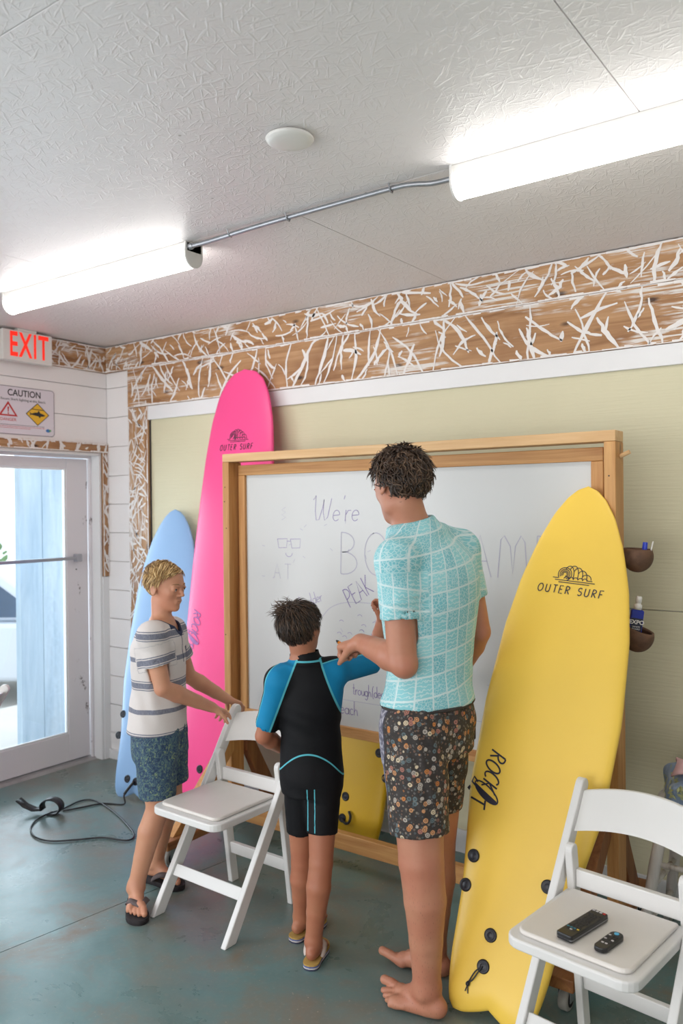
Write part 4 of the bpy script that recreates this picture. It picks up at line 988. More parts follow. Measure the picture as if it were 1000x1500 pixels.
def nets(D, lo, h, smooth):
    ins = D < 0; n = np.array(D.shape)
    c = [ins[a:n[0] - 1 + a, b:n[1] - 1 + b, d:n[2] - 1 + d] for a in (0, 1) for b in (0, 1) for d in (0, 1)]
    cnt = np.zeros(n - 1, np.int8)
    for q in c: cnt += q
    act = np.argwhere((cnt > 0) & (cnt < 8)); idx = np.full(n - 1, -1, np.int32); idx[tuple(act.T)] = np.arange(len(act))
    corners = np.array([(a, b, d) for a in (0, 1) for b in (0, 1) for d in (0, 1)])
    val = np.stack([D[tuple((act + q).T)] for q in corners], 1); acc = np.zeros((len(act), 3)); num = np.zeros(len(act))
    for i in range(8):
        for j in range(i + 1, 8):
            if np.abs(corners[i] - corners[j]).sum() != 1: continue
            m = (val[:, i] < 0) != (val[:, j] < 0); t = val[m, i] / (val[m, i] - val[m, j])
            acc[m] += corners[i] + (corners[j] - corners[i]) * t[:, None]; num[m] += 1
    vs = (act + acc / num[:, None]) * h + lo; F = []
    for ax in range(3):
        sa = [slice(None)] * 3; sb = [slice(None)] * 3; sa[ax] = slice(0, -1); sb[ax] = slice(1, None)
        A, B = ins[tuple(sa)], ins[tuple(sb)]; e = np.argwhere(A != B); o = [i for i in range(3) if i != ax]
        ok = (e[:, o[0]] > 0) & (e[:, o[1]] > 0) & (e[:, o[0]] < n[o[0]] - 1) & (e[:, o[1]] < n[o[1]] - 1); e = e[ok]; q = []
        for da, db in ((-1, -1), (0, -1), (0, 0), (-1, 0)):
            g = e.copy(); g[:, o[0]] += da; g[:, o[1]] += db; q.append(idx[tuple(g.T)])
        q = np.stack(q, 1); fl = A[tuple(e.T)]
        if ax == 1: fl = ~fl
        q[~fl] = q[~fl][:, ::-1]; F.append(q)
    F = np.concatenate(F); F = F[(F >= 0).all(1)]
    E = np.concatenate([F[:, [0, 1]], F[:, [1, 2]], F[:, [2, 3]], F[:, [3, 0]]])
    for it in range(smooth):
        for lam in (.55, -.45):
            d = np.zeros_like(vs); cn = np.bincount(E[:, 0], minlength=len(vs)) + np.bincount(E[:, 1], minlength=len(vs)) + 1e-9
            for a in range(3): d[:, a] = (np.bincount(E[:, 0], vs[E[:, 1], a], len(vs)) + np.bincount(E[:, 1], vs[E[:, 0], a], len(vs))) / cn - vs[:, a]
            vs = vs + lam * d
    return vs, F
def np_mesh(name, vs, F, base, mat, parent, attrs=None):
    me = bpy.data.meshes.new(name); vs = vs - np.array(base)[None]
    me.vertices.add(len(vs)); me.vertices.foreach_set('co', vs.astype(np.float32).ravel())
    me.loops.add(F.size); me.loops.foreach_set('vertex_index', F.astype(np.int32).ravel())
    me.polygons.add(len(F)); me.polygons.foreach_set('loop_start', np.arange(0, F.size, F.shape[1], dtype=np.int32))
    me.polygons.foreach_set('use_smooth', np.ones(len(F), bool))
    me.update(calc_edges=True); me.validate()
    for k, a in (attrs or {}).items():
        at = me.attributes.new(k, 'FLOAT', 'POINT'); at.data.foreach_set('value', np.asarray(a, np.float32).ravel())
    return link(name, me, mat, parent)
def unit(v): v = Vector(v); return v.normalized()
def frame(heading, pitch=0.0, roll=0.0):
    """forward, left, up of a body part facing heading (degrees in the floor plan)"""
    h = math.radians(heading); f = Vector((math.cos(h), math.sin(h), 0)); l = Vector((-math.sin(h), math.cos(h), 0)); u = Vector((0, 0, 1))
    p = math.radians(pitch); f, u = f * math.cos(p) + u * math.sin(p), u * math.cos(p) - f * math.sin(p)
    r = math.radians(roll); l, u = l * math.cos(r) + u * math.sin(r), u * math.cos(r) - l * math.sin(r)
    return f, l, u
def head(F, c, fr, s, child=False):
    """c: middle of the head (chin to crown height s)"""
    f, l, u = fr; ax = (f, l, u); P = lambda a, b, d: Vector(c) + f * (a * s) + l * (b * s) + u * (d * s)
    e = lambda p, r, k=.06, op='+': F.ell(P(*p), ax, tuple(x * s for x in r), k * s, op)
    e((-.055, 0, .13), (.425, .335, .365), .02)
    e((.10, 0, -.12), (.255, .245, .34), .10)
    e((.20, 0, -.34), (.13, .12, .11) if child else (.15, .15, .13), .10)
    e((.285, 0, -.40), (.065, .07, .06) if child else (.075, .085, .07), .07)
    for sg in (-1, 1):
        e((.20, sg * .155, -.07), (.12, .085, .10), .08)
        if not child: e((.02, sg * .20, -.24), (.12, .06, .13), .12)                     # jaw corner
        e((.405, sg * .135, .015), (.075, .082, .05), .05, '-')           # eye socket
        e((.315, sg * .135, .012), (.060, .070, .052), .015)             # lids over the eye
        e((-.055, sg * .335, -.02), (.085, .030, .125), .02)             # ear
        e((-.045, sg * .368, -.01), (.048, .022, .078), .015, '-')
        e((-.035, sg * .335, -.115), (.035, .026, .040), .02)
    e((.315, 0, .085), (.065, .20, .035), .06)
    F.cone(P(.345, 0, .05), P(.435, 0, -.105), .026 * s, .040 * s, .03 * s)
    for sg in (-1, 1): e((.375, sg * .045, -.125), (.045, .032, .030), .025)
    e((.345, 0, -.225), (.050, .105, .024), .03); e((.335, 0, -.272), (.050, .090, .026), .03)
    e((.400, 0, -.248), (.055, .10, .007), .012, '-')
    return P
def eyes(parent, base, c, fr, s, lid=None, brow=None):
    f, l, u = fr; P = lambda a, b, d: Vector(c) + f * (a * s) + l * (b * s) + u * (d * s)
    for sg in (-1, 1):
        p = P(.322, sg * .135, .012); d = unit(f + l * .12 * sg)
        eb = MB().lathe([(.052 * s * math.cos(a), .052 * s * math.sin(a)) for a in np.linspace(-PI / 2, PI / 2, 12)], p - Vector(base), d, 20).build('eye', M['eyew'], parent, smooth=True)
        MB().lathe([(.001, .0535 * s), (.018 * s, .0525 * s), (.023 * s, .050 * s), (.023 * s, .046 * s)], p - Vector(base), d, 16).build('iris', M['iris'], eb, smooth=True)
        MB().tube([P(.374 - .03 * abs(t) ** 2, sg * (.135 + .075 * t), .030 + .012 * (1 - t * t)) - Vector(base) for t in np.linspace(-1, 1, 7)], [.002 * s, .012 * s, .015 * s, .016 * s, .015 * s, .012 * s, .002 * s], 6).build('eyelid', lid or M['lash'], eb, smooth=True)
        MB().tube([P(.382 - .085 * (t * .5 + .5) ** 2, sg * (.060 + .155 * (t * .5 + .5)), .098 + .02 * (1 - t * t)) - Vector(base) for t in np.linspace(-1, 1, 7)], [.006 * s, .011 * s, .012 * s, .012 * s, .010 * s, .008 * s, .003 * s], 6).build('eyebrow', brow or M['lash'], eb, smooth=True)
def hand(F, wr, d, nrm, side, s, curls, thumb, k=.006, spread=.10):
    """wr: wrist, d: towards the fingers, nrm: out of the back of the hand, side: +1 if the thumb lies towards d x nrm"""
    d = unit(d); nrm = Vector(nrm); nrm = unit(nrm - d * nrm.dot(d)); t = d.cross(nrm) * side
    W = Vector(wr); lens = (.072, .082, .076, .060); offs = (.030, .010, -.011, -.031); kn = (.090, .094, .089, .080)
    for i in range(4):
        K = W + d * kn[i] * s + t * offs[i] * s - nrm * abs(offs[i]) * .12 * s
        F.cone(W + t * offs[i] * .55 * s, K, .0155 * s, .0125 * s, .016 * s)
        fd = unit(d + t * spread * (1.5 - i) * .35); p = K; n2 = nrm.copy(); rr = (.0100, .0092, .0083, .0070)
        for j, fr_ in enumerate((.46, .30, .24)):
            a = math.radians(curls[i][j]); fd, n2 = fd * math.cos(a) - n2 * math.sin(a), n2 * math.cos(a) + fd * math.sin(a)
            q = p + fd * lens[i] * fr_ * s; F.cone(p, q, rr[j] * s, rr[j + 1] * s, k * s); p = q
    F.ell(W + d * .045 * s - nrm * .006 * s, (d, t, nrm), (.055 * s, .036 * s, .014 * s), .012 * s)
    b = W + d * .022 * s + t * .026 * s - nrm * .008 * s; th = thumb
    p = b; fd = unit(d * th[0] + t * th[1] - nrm * th[2]); F.cone(W + d * .012 * s, b, .014 * s, .0150 * s, .014 * s)
    q = p + fd * .040 * s; F.cone(p, q, .0155 * s, .0115 * s, .010 * s); p = q
    fd = unit(fd + d * th[3] * .6 - nrm * th[4] * .5); q = p + fd * .030 * s; F.cone(p, q, .0112 * s, .0100 * s, k * s); p = q
    fd = unit(fd + d * th[3] * .4 - nrm * th[4] * .4); F.cone(p, p + fd * .024 * s, .0100 * s, .0080 * s, k * s)
def foot(F, ankle, hd, s, side, z0=0.0, toe_up=0.0):
    """s: foot length; side: +1 left foot (big toe towards the right of hd)"""
    f = Vector((math.cos(math.radians(hd)), math.sin(math.radians(hd)), 0)); r = Vector((f.y, -f.x, 0)) * side; A = Vector((ankle[0], ankle[1], z0))
    P = lambda a, b, c: A + f * (a * s) + r * (b * s) + Vector((0, 0, c * s))
    F.ell(P(-.12, 0, .125), (f, r, Vector((0, 0, 1))), (.135 * s, .115 * s, .125 * s), .03 * s)
    F.cone(P(-.05, .0, .13), P(.38, .06, .105), .118 * s, .088 * s, .05 * s)
    F.cone(P(.0, -.04, .10), P(.36, -.10, .075), .095 * s, .072 * s, .05 * s)
    F.cone(Vector(ankle), P(.22, .03, .17), .16 * s, .085 * s, .08 * s)
    F.ell(P(.40, .09, .09), (f, r, Vector((0, 0, 1))), (.10 * s, .075 * s, .082 * s), .03 * s); F.ell(P(.36, -.12, .07), (f, r, Vector((0, 0, 1))), (.10 * s, .065 * s, .065 * s), .03 * s)
    for i, (b, L, rad) in enumerate(((.115, .245, .058), (.03, .235, .040), (-.035, .200, .036), (-.095, .165, .034), (-.150, .125, .033))):
        x0 = .43 - .035 * i * (1 if i else 0); up = toe_up if i == 0 else toe_up * .25
        m = P(x0 + L * .5, b * 1.06, rad + .03 + up * .5); e = P(x0 + L * .92, b * 1.08, rad + up)
        F.cone(P(x0 - .05, b * .95, .075), m, rad * s * 1.05, rad * s * .95, .02 * s); F.cone(m, e, rad * s * .92, rad * s * .95, .012 * s)
    for sg in (-1, 1): F.ball(Vector(ankle) + r * sg * .115 * s + Vector((0, 0, -.01)), .055 * s, .05 * s)
def strands(name, parent, base, c, fr, s, mat, region, flow, n=1800, length=.22, width=.022, lift=.25, rnd=None, scale=1.045, jitter=.25, seg=5, curl=0.0, lenf=None):
    """hair: tapered locks rooted on the skull, following flow(p) along the surface"""
    f, l, u = fr; rnd = rnd or random.Random(1); C0 = (-.055, 0, .13); R = (.425 * scale, .335 * scale, .365 * scale); vs = []; fs = []; tint = []
    cap = []; ci = {}
    for k in range(n):
        zz = 1 - 2 * (k + .5) / n; ph = k * 2.399963 + rnd.uniform(-.3, .3); q = math.sqrt(max(0, 1 - zz * zz)); d = Vector((q * math.cos(ph), q * math.sin(ph), zz))
        p = Vector((C0[0] + d.x * R[0], C0[1] + d.y * R[1], C0[2] + d.z * R[2]))
        if not region(p): continue
        L = length * rnd.uniform(.7, 1.25) * (lenf(p) if lenf else 1); w = width * rnd.uniform(.6, 1.3); tn = rnd.random(); lf = lift * rnd.uniform(.4, 1.5)
        jit = Vector((rnd.gauss(0, jitter), rnd.gauss(0, jitter), rnd.gauss(0, jitter))); pts = []; cph = rnd.uniform(0, 6)
        for j in range(seg):
            pts.append(p.copy())
            nn = Vector(((p.x - C0[0]) / R[0] ** 2, (p.y - C0[1]) / R[1] ** 2, (p.z - C0[2]) / R[2] ** 2)).normalized()
            g = flow(p) + jit; g = g - nn * g.dot(nn); g = g.normalized() + nn * lf * (1 - j / seg * .9)
            if curl: g = g + nn.cross(g) * curl * math.sin(cph + j * 1.6)
            p = p + g.normalized() * (L / (seg - 1))
            m = math.sqrt(((p.x - C0[0]) / R[0]) ** 2 + ((p.y - C0[1]) / R[1]) ** 2 + ((p.z - C0[2]) / R[2]) ** 2)
            if m < 1.01: p = Vector(C0) + (p - Vector(C0)) * (1.01 / m)
        b0 = len(vs)
        for j, q_ in enumerate(pts):
            nn = Vector(((q_.x - C0[0]) / R[0] ** 2, (q_.y - C0[1]) / R[1] ** 2, (q_.z - C0[2]) / R[2] ** 2)).normalized()
            t = (pts[min(j + 1, seg - 1)] - pts[max(j - 1, 0)]).normalized(); sd = t.cross(nn).normalized(); ww = w * (1.0, 1.05, .9, .65, .12)[min(j * 5 // seg, 4)] / 2
            for a, h_ in ((-1, 0), (0, .55), (1, 0)):
                x = q_ + sd * (a * ww) + nn * (h_ * ww); W_ = Vector(c) + f * (x.x * s) + l * (x.y * s) + u * (x.z * s) - Vector(base); vs.append(tuple(W_)); tint.append(tn)
        for j in range(seg - 1):
            a = b0 + 3 * j
            for m in (0, 1): fs.append((a + m, a + m + 1, a + m + 4, a + m + 3))
            fs.append((a + 2, a, a + 3, a + 5))
    # close-fitting cap under the locks
    nu, nv = 48, 30; b0 = len(vs); keep = []
    for j in range(nv + 1):
        for i in range(nu):
            th = PI * j / nv; ph = 2 * PI * i / nu; q = 1.012
            x = Vector((C0[0] + R[0] * q * math.sin(th) * math.cos(ph), C0[1] + R[1] * q * math.sin(th) * math.sin(ph), C0[2] + R[2] * q * math.cos(th)))
            keep.append(region(x)); W_ = Vector(c) + f * (x.x * s) + l * (x.y * s) + u * (x.z * s) - Vector(base); vs.append(tuple(W_)); tint.append(.2)
    for j in range(nv):
        for i in range(nu):
            q = [j * nu + i, j * nu + (i + 1) % nu, (j + 1) * nu + (i + 1) % nu, (j + 1) * nu + i]
            if all(keep[x] for x in q): fs.append(tuple(b0 + x for x in q))
    me = bpy.data.meshes.new(name); me.from_pydata(vs, [], fs); me.update()
    for p in me.polygons: p.use_smooth = True
    at = me.attributes.new('tint', 'FLOAT', 'POINT'); at.data.foreach_set('value', np.array(tint, np.float32))
    return link(name, me, mat, parent)
def m_hair(name, a, b, c):
    g = G(name); t = g.attr('tint'); o = g.obj(); n = g.noise(o, 70, 3)
    col = g.ramp(g.ma('ADD', g.ma('MULTIPLY', t, .7), g.ma('MULTIPLY', n, .3)), [(.15, a), (.5, b), (.85, c)]); return g.done(col, .42)
def m_skin(name, col, red, hairy=0):
    g = G(name); o = g.obj(); n = g.noise(o, 7, 4); n2 = g.noise(o, 60, 3)
    c = g.mix(g.step(n, .35, .7), col, red); c = g.mix(g.ma('MULTIPLY', n2, .12), c, tuple(x * .7 for x in col[:3]) + (1,))
    if hairy:
        v = g.vor(g.map(o, (160, 160, 45)), 1.0); z = g.sep(o)[2]
        c = g.mix(g.ma('MULTIPLY', g.ma('MULTIPLY', g.step(v, .25, .1), .3), g.step(z, .55, .35)), c, S(90, 58, 44))
    g.bump(n2, .08, .0015)
    return g.done(c, .48, Subsurface_Weight=.06, Subsurface_Radius=(.02, .008, .005))
M['eyew'] = plain('eye_white', S(225, 222, 218), .2); M['iris'] = plain('blue_grey_iris', S(50, 60, 72), .15); M['lash'] = plain('lash_brown', S(66, 48, 40), .7)
SK_M = m_skin('tanned_skin', S(192, 136, 108), S(182, 116, 92), 1); SK_B1 = m_skin('fair_tanned_skin', S(206, 152, 120), S(200, 136, 108)); SK_B2 = m_skin('brown_tanned_skin', S(176, 116, 86), S(170, 104, 78))

def rash_guard():
    g = G('aqua_printed_rash_guard'); u = g.attr('u'); v = g.attr('v'); o = g.obj(); w = g.noise(o, 5, 2)
    v = g.ma('ADD', v, g.ma('MULTIPLY', u, .16)); v = g.ma('ADD', v, g.ma('MULTIPLY', w, .010)); u = g.ma('ADD', u, g.ma('MULTIPLY', w, .010))
    uu = g.ma('DIVIDE', u, .055); vv = g.ma('DIVIDE', v, .064)
    fu = g.ma('ABSOLUTE', g.ma('SUBTRACT', g.ma('FRACT', uu), .5)); fv = g.ma('ABSOLUTE', g.ma('SUBTRACT', g.ma('FRACT', vv), .5))
    line = g.step(g.ma('MAXIMUM', fu, fv), .435, .475)
    cmb = g.n('CombineXYZ', {0: uu, 1: vv, 2: 0.0}).outputs[0]
    cell = g.n('TexWhiteNoise', {'Vector': g.n('VectorMath', {0: cmb}, operation='FLOOR').outputs[0]}, noise_dimensions='3D').outputs['Value']
    vor = g.vor(cmb, 6.5, 'DISTANCE_TO_EDGE'); lw = g.step(vor, .11, .04)
    rad = g.n('TexWave', {'Vector': cmb, 'Scale': 1.6, 'Distortion': 7.0, 'Detail': 2.0, 'Detail Scale': 2.5}, wave_type='RINGS').outputs['Fac']
    lw2 = g.step(rad, .70, .88); pat = g.mix(g.step(cell, .45, .46), lw, lw2)
    base = g.mix(cell, S(112, 186, 196), S(152, 212, 216))
    c = g.mix(g.ma('MULTIPLY', pat, .62), base, S(206, 226, 226)); c = g.mix(g.ma('MULTIPLY', line, .85), c, S(214, 228, 228))
    g.bump(g.noise(g.map(o, (9, 9, 26)), 1, 3, .5, 1.2), .25, .006)
    return g.done(c, .6)
def floral():
    g = G('dark_floral_board_shorts'); o = g.obj()
    def fl(scale, r, cols, base):
        vn = g.n('TexVoronoi', {'Vector': o, 'Scale': scale}, feature='F1'); d = vn.outputs['Distance']; col = g.sep(vn.outputs['Color'])
        petals = g.ma('ADD', d, g.ma('MULTIPLY', g.noise(o, scale * 4.5, 2), .16)); c = g.ramp(col[0], cols, 'CONSTANT')
        keep = g.ma('MULTIPLY', g.step(petals, r, r - .07), g.step(col[1], .08, .12)); ring = g.step(g.ma('ABSOLUTE', g.ma('SUBTRACT', petals, r * .55)), .05, .03)
        out = g.mix(keep, base, c); return g.mix(g.ma('MULTIPLY', g.ma('MULTIPLY', ring, keep), .7), out, S(52, 44, 40))
    b = g.mix(g.noise(o, 90, 3), S(34, 33, 34), S(66, 58, 54))
    c = fl(100, .46, [(0, S(104, 100, 98)), (.3, S(120, 92, 76)), (.6, S(76, 86, 90)), (.8, S(140, 130, 116))], b)
    c = fl(50, .50, [(0, S(196, 142, 98)), (.22, S(176, 168, 158)), (.45, S(166, 112, 98)), (.62, S(92, 108, 112)), (.78, S(206, 190, 160)), (.9, S(190, 120, 60))], c)
    p = g.attr('panel'); gry = g.mix(g.step(g.noise(o, 75, 3), .45, .6), S(96, 96, 112), S(170, 168, 178)); c = g.mix(g.step(p, -.001, .001), c, gry)
    c = g.mix(g.step(g.ma('ABSOLUTE', p), .004, .003), c, S(48, 46, 56))
    g.bump(g.noise(o, 12, 3), .3, .008); return g.done(c, .75)
def striped():
    g = G('cream_navy_striped_jersey'); s = g.attr('v'); o = g.obj()
    t = g.ma('FRACT', g.ma('DIVIDE', g.ma('ADD', s, g.ma('MULTIPLY', g.noise(o, 8, 2), .006)), .205))
    cr, nv = S(214, 206, 202), S(84, 90, 112)   # a band edged by thin lines, then a single band half-way
    st = [(0.0, cr), (.095, nv), (.115, cr), (.135, nv), (.245, cr), (.265, nv), (.285, cr), (.645, nv), (.735, cr)]
    c = g.ramp(t, st, 'CONSTANT'); h = g.noise(g.map(o, (200, 200, 90)), 1, 2); c = g.mix(g.ma('MULTIPLY', h, .32), c, S(226, 222, 222))
    nk = g.attr('neck'); c = g.mix(g.step(nk, .0135, .0125), c, S(44, 52, 80)); c = g.mix(g.step(g.attr('placket'), .0035, .0028), c, S(58, 64, 90)); c = g.mix(g.step(g.attr('pocket'), .5, .51), c, S(52, 56, 82))
    g.bump(g.noise(g.map(o, (14, 14, 8)), 1, 3), .35, .008); return g.done(c, .85)
def leafy():
    g = G('navy_leaf_print_shorts'); o = g.obj()
    n = g.noise(g.map(o, (60, 60, 48)), 1, 3, .6, 2.5); m = g.noise(g.map(o, (130, 40, 70), (0, .6, 0)), 1, 2, .5, 1.0)
    c = g.ramp(n, [(.40, S(38, 58, 88)), (.5, S(54, 78, 104)), (.56, S(78, 104, 112)), (.68, S(96, 120, 104))])
    c = g.mix(g.ma('MULTIPLY', g.step(m, .60, .66), .8), c, S(130, 150, 110)); g.bump(g.noise(o, 14, 3), .35, .008); return g.done(c, .8)
def neoprene():
    g = G('black_and_blue_neoprene'); r = g.attr('rag'); a = g.attr('arc'); i = g.attr('inl'); tp = g.attr('top'); o = g.obj()
    blue = g.mix(g.noise(o, 12), S(14, 122, 170), S(24, 138, 186)); blk = S(13, 13, 17); teal = S(92, 186, 200)
    c = g.mix(g.step(r, -.0005, .0005), blk, g.mix(g.step(tp, -.0005, .0005), blue, blk))
    for q, w in ((r, .0036), (a, .0034), (i, .0022)): c = g.mix(g.step(g.ma('ABSOLUTE', q), w, w - .0008), c, teal)
    c = g.mix(g.ma('MULTIPLY', g.step(g.ma('ABSOLUTE', g.ma('ADD', tp, .001)), .0026, .002), g.step(r, 0, .001)), c, teal)
    g.bump(g.ma('ADD', g.noise(g.map(o, (6, 6, 14)), 1, 3, .5, .8), g.ma('MULTIPLY', g.noise(o, 300, 1), .1)), .3, .008); return g.done(c, .7, Specular_IOR_Level=.25)

def arm(F, sh, el, wr, r, k=.02, grp=''):
    """upper arm and forearm with their muscle taper; r: (shoulder, elbow, wrist) radii"""
    sh, el, wr = Vector(sh), Vector(el), Vector(wr)
    k = .006; F.chain([sh, sh.lerp(el, .45), el], [r[0], r[0] * .94, r[1]], k); F.chain([el, el.lerp(wr, .28), el.lerp(wr, .7), wr], [r[1], r[1] * 1.06, r[2] * 1.25, r[2]], k)
def leg(F, hip, kn, an, r, bk, k=.03):
    """thigh, knee and calf; bk: direction of the back of the leg; r: (thigh, knee, calf, ankle)"""
    hip, kn, an, bk = Vector(hip), Vector(kn), Vector(an), Vector(bk)
    k = .006; F.chain([hip, hip.lerp(kn, .5), kn], [r[0], r[0] * .88, r[1]], k); F.chain([kn, kn.lerp(an, .30) + bk * r[2] * .14, kn.lerp(an, .62) + bk * r[2] * .08, an], [r[1], r[2], r[2] * .80, r[3]], k)
    F.ball(kn - bk * r[1] * .12, r[1] * .90, .012)
def D2(F, a, b, t): return Vector(a).lerp(Vector(b), t)
def uvattrs(vs, c, fr, arms):
    """pattern coordinates: across / up on the trunk, around / along on the sleeves"""
    f, l, u = [np.array(q) for q in fr]; d = vs - np.array(c); lf = d @ l; fw = d @ f
    U = np.arctan2(lf, -fw) * .15; Vv = d[:, 2].copy()
    for (a, b, r) in arms:
        a, b = np.array(a), np.array(b); ab = b - a; L = np.linalg.norm(ab); ab = ab / L; q = vs - a; t = q @ ab; perp = q - t[:, None] * ab; pr = np.linalg.norm(perp, axis=1)
        m = (pr < r) & (t > .035) & (t < L + .012); e1 = np.cross(ab, np.array([0.3, .9, .2])); e1 /= np.linalg.norm(e1); e2 = np.cross(ab, e1)
        U = np.where(m, np.arctan2(perp @ e1, perp @ e2) * r * .8, U); Vv = np.where(m, -t + L + .012, Vv)
    return U, Vv

# ================================================================== the man
def man():
    base = Vector((-1.385, 2.325, 0))
    t = thing('person', 'man in a pale aqua printed rash guard and dark floral board shorts, barefoot', 'person', base)
    hb = 163; fr = frame(hb); f, l, u = fr; rt_ = -l
    lsh, rsh = spot(581, 822, 2.575), spot(673, 806, 2.82); lel, lwr = spot(589, 968, 2.56), spot(528, 941, 2.745); rel, rwr = spot(699, 925, 2.84), spot(668, 990, 3.01)
    pel = spot(627, 1052, 2.70); ch = spot(629, 850, 2.70); nb = spot(607, 778, 2.69); hc = spot(585, 712, 2.685); hs = .232
    hf = frame(157, -14, 3)
    lhip, rhip = spot(606, 1075, 2.62), spot(645, 1072, 2.77); lkn, lan = spot(617, 1262, 2.565), spot(625, 1448, 2.575); rkn, ran = spot(636, 1240, 2.80), spot(634, 1400, 2.80)
    ran.z = .085; lan.z = .085
    hr = math.radians(hb); hp = math.radians(170)
    def trunk(g):
        return [(.80, pel.x, pel.y, .155 + g, .110 + g, hp), (.90, pel.x, pel.y, .168 + g, .122 + g, hp), (.99, pel.x, pel.y, .152 + g, .108 + g, hp), (1.06, ch.x, ch.y, .147 + g, .104 + g, hr), (1.16, ch.x, ch.y, .158 + g, .110 + g, hr),
                (1.28, ch.x, ch.y, .178 + g, .122 + g, hr), (1.37, ch.x, ch.y, .183 + g, .120 + g, hr), (1.43, ch.x, ch.y, .165 + g, .105 + g, hr), (1.48, nb.x * .5 + ch.x * .5, nb.y * .5 + ch.y * .5, .11 + g, .085 + g, hr), (1.51, nb.x, nb.y, .07 + g, .065 + g, hr)]
    B = Field(); B.loft(trunk(0))
    for s_ in (lsh, rsh): B.cone(nb + Vector((0, 0, -.012)), s_ + Vector((0, 0, .010)), .055, .050, .03); B.ball(s_, .056, .02)
    arm(B, lsh, lel, lwr, (.053, .046, .030)); arm(B, rsh, rel, rwr, (.056, .045, .030)); B.ball(lel + Vector((.016, -.008, -.016)), .036, .02)
    leg(B, lhip, lkn, lan, (.092, .070, .066, .042), -f); leg(B, rhip, rkn, ran, (.092, .070, .066, .042), -f)
    foot(B, lan, 181, .272, 1, 0.002, .07); foot(B, ran, 184, .272, -1, 0.002, .10)
    B.cone(nb + Vector((0, 0, -.02)), hc - hf[2] * .06 - hf[0] * .02, .060, .056, .03)
    head(B, hc, hf, hs)
    # pinching left hand, right hand resting out of sight
    d = unit(spot(500, 944, 2.86) - lwr); up_ = unit(Vector((0, 0, 1)) + RT * .25)
    fist = ((62, 78, 40), (68, 80, 45), (72, 82, 45), (75, 82, 45))
    hand(B, lwr, d, unit(up_ - FW * .7), -1, 1.0, fist, (.9, .25, .55, .5, .4))
    hand(B, rwr, unit(spot(640, 1010, 3.1) - rwr), RT, 1, 1.0, ((30, 30, 20),) * 4, (.8, .5, .3, .3, .3))
    vs, F = B.surface(.0042, smooth=2); bd = np_mesh('body', vs, F, base, SK_M, t)
    eyes(bd, base, hc, hf, hs, SK_M, SK_M)
    # shirt
    s = Field(); g = .010; st = [r for r in trunk(g) if r[0] > 1.0]; st = [(.960, pel.x, pel.y, .172 + g, .128 + g, hp), (1.0, pel.x * .7 + ch.x * .3, pel.y * .7 + ch.y * .3, .160 + g, .116 + g, hp)] + [r for r in st if r[0] > 1.05]; s.loft(st, .02)
    for s_ in (lsh, rsh): s.cone(nb + Vector((0, 0, -.016)), s_ + Vector((0, 0, .010)), .068, .060, .05); s.ball(s_, .065, .02)
    le, re = lsh.lerp(lel, .58), rsh.lerp(rel, .58)
    s.cone(lsh, le, .065, .0635, .025, flat=True); s.cone(rsh, re, .065, .0625, .025, flat=True)
    nk = unit(hc - nb); s.cone(nb - nk * .03, nb + nk * .028, .082, .0735, .025, flat=True)
    s.cone(nb + nk * .014, nb + nk * .08, .066, .070, .004, '-'); s.cone(le.lerp(lsh, .10), le.lerp(lsh, -.3), .054, .054, .004, '-'); s.cone(re.lerp(rsh, .10), re.lerp(rsh, -.3), .054, .054, .004, '-')
    ex = np.array(unit(lel - lsh)); la = np.array(lsh)
    def folds(X, Y, Z):
        # soft creases across the back and rings at the sleeve end
        w = .0016 * np.sin((Z * .9 + (X * .55 + Y * .45)) * 60 + 2.2 * np.sin(Z * 17)) * np.exp(-((Z - 1.02) / .09) ** 2)
        tt = (X - la[0]) * ex[0] + (Y - la[1]) * ex[1] + (Z - la[2]) * ex[2]; nr = (X - la[0] - tt * ex[0]) ** 2 + (Y - la[1] - tt * ex[1]) ** 2 + (Z - la[2] - tt * ex[2]) ** 2
        return w + .0014 * np.sin(tt * 330) * np.exp(-((tt - .135) / .035) ** 2) * (nr < .0085) + .0030 * np.sin((X * 1.2 - Z) * 48) * np.exp(-((Z - 1.29) / .06) ** 2) * np.exp(-nr / .02)
    vs, F = s.surface(.0045, smooth=2, wr=folds); U, Vv = uvattrs(vs, (ch.x, ch.y, 0), fr, ((lsh, le, .095), (rsh, re, .095)))
    so = np_mesh('rash_guard', vs, F, base, rash_guard(), t, dict(u=U, v=Vv)); so['label'] = 'pale aqua rash guard printed with tiles'
    # board shorts
    s = Field(); s.loft([(.80, pel.x, pel.y, .172, .128, hp), (.90, pel.x, pel.y, .182, .137, hp), (.945, pel.x, pel.y, .172, .128, hp), (.972, pel.x, pel.y, .158, .116, hp)], .03)
    lb, rb = Vector((lhip.x * .25 + lkn.x * .75 + .000, lhip.y * .25 + lkn.y * .75, .572)), Vector((rhip.x * .2 + rkn.x * .8, rhip.y * .2 + rkn.y * .8, .585))
    s.cone(lhip + Vector((0, 0, .02)), lb, .106, .094, .03, flat=True); s.cone(rhip + Vector((0, 0, .02)), rb, .106, .092, .03, flat=True)
    s.cone(lb + Vector((0, 0, .03)), lb - Vector((0, 0, .05)), .083, .083, .004, '-'); s.cone(rb + Vector((0, 0, .03)), rb - Vector((0, 0, .05)), .081, .081, .004, '-')
    vs, F = s.surface(.005, smooth=2, wr=lambda X, Y, Z: .0024 * np.sin(Z * 42 + 60 * (X + Y) + 3 * np.sin(X * 30)) * np.clip((Z - .60) / .08, 0, 1))
    pf = (vs - np.array(lhip)) @ np.array(f); pn = pf - .018 - .010 * np.sin(vs[:, 2] * 9)
    sh = np_mesh('board_shorts', vs, F, base, floral(), t, dict(panel=pn)); sh['label'] = 'dark floral board shorts with grey front panel'
    wl_ = MB(); pts = []
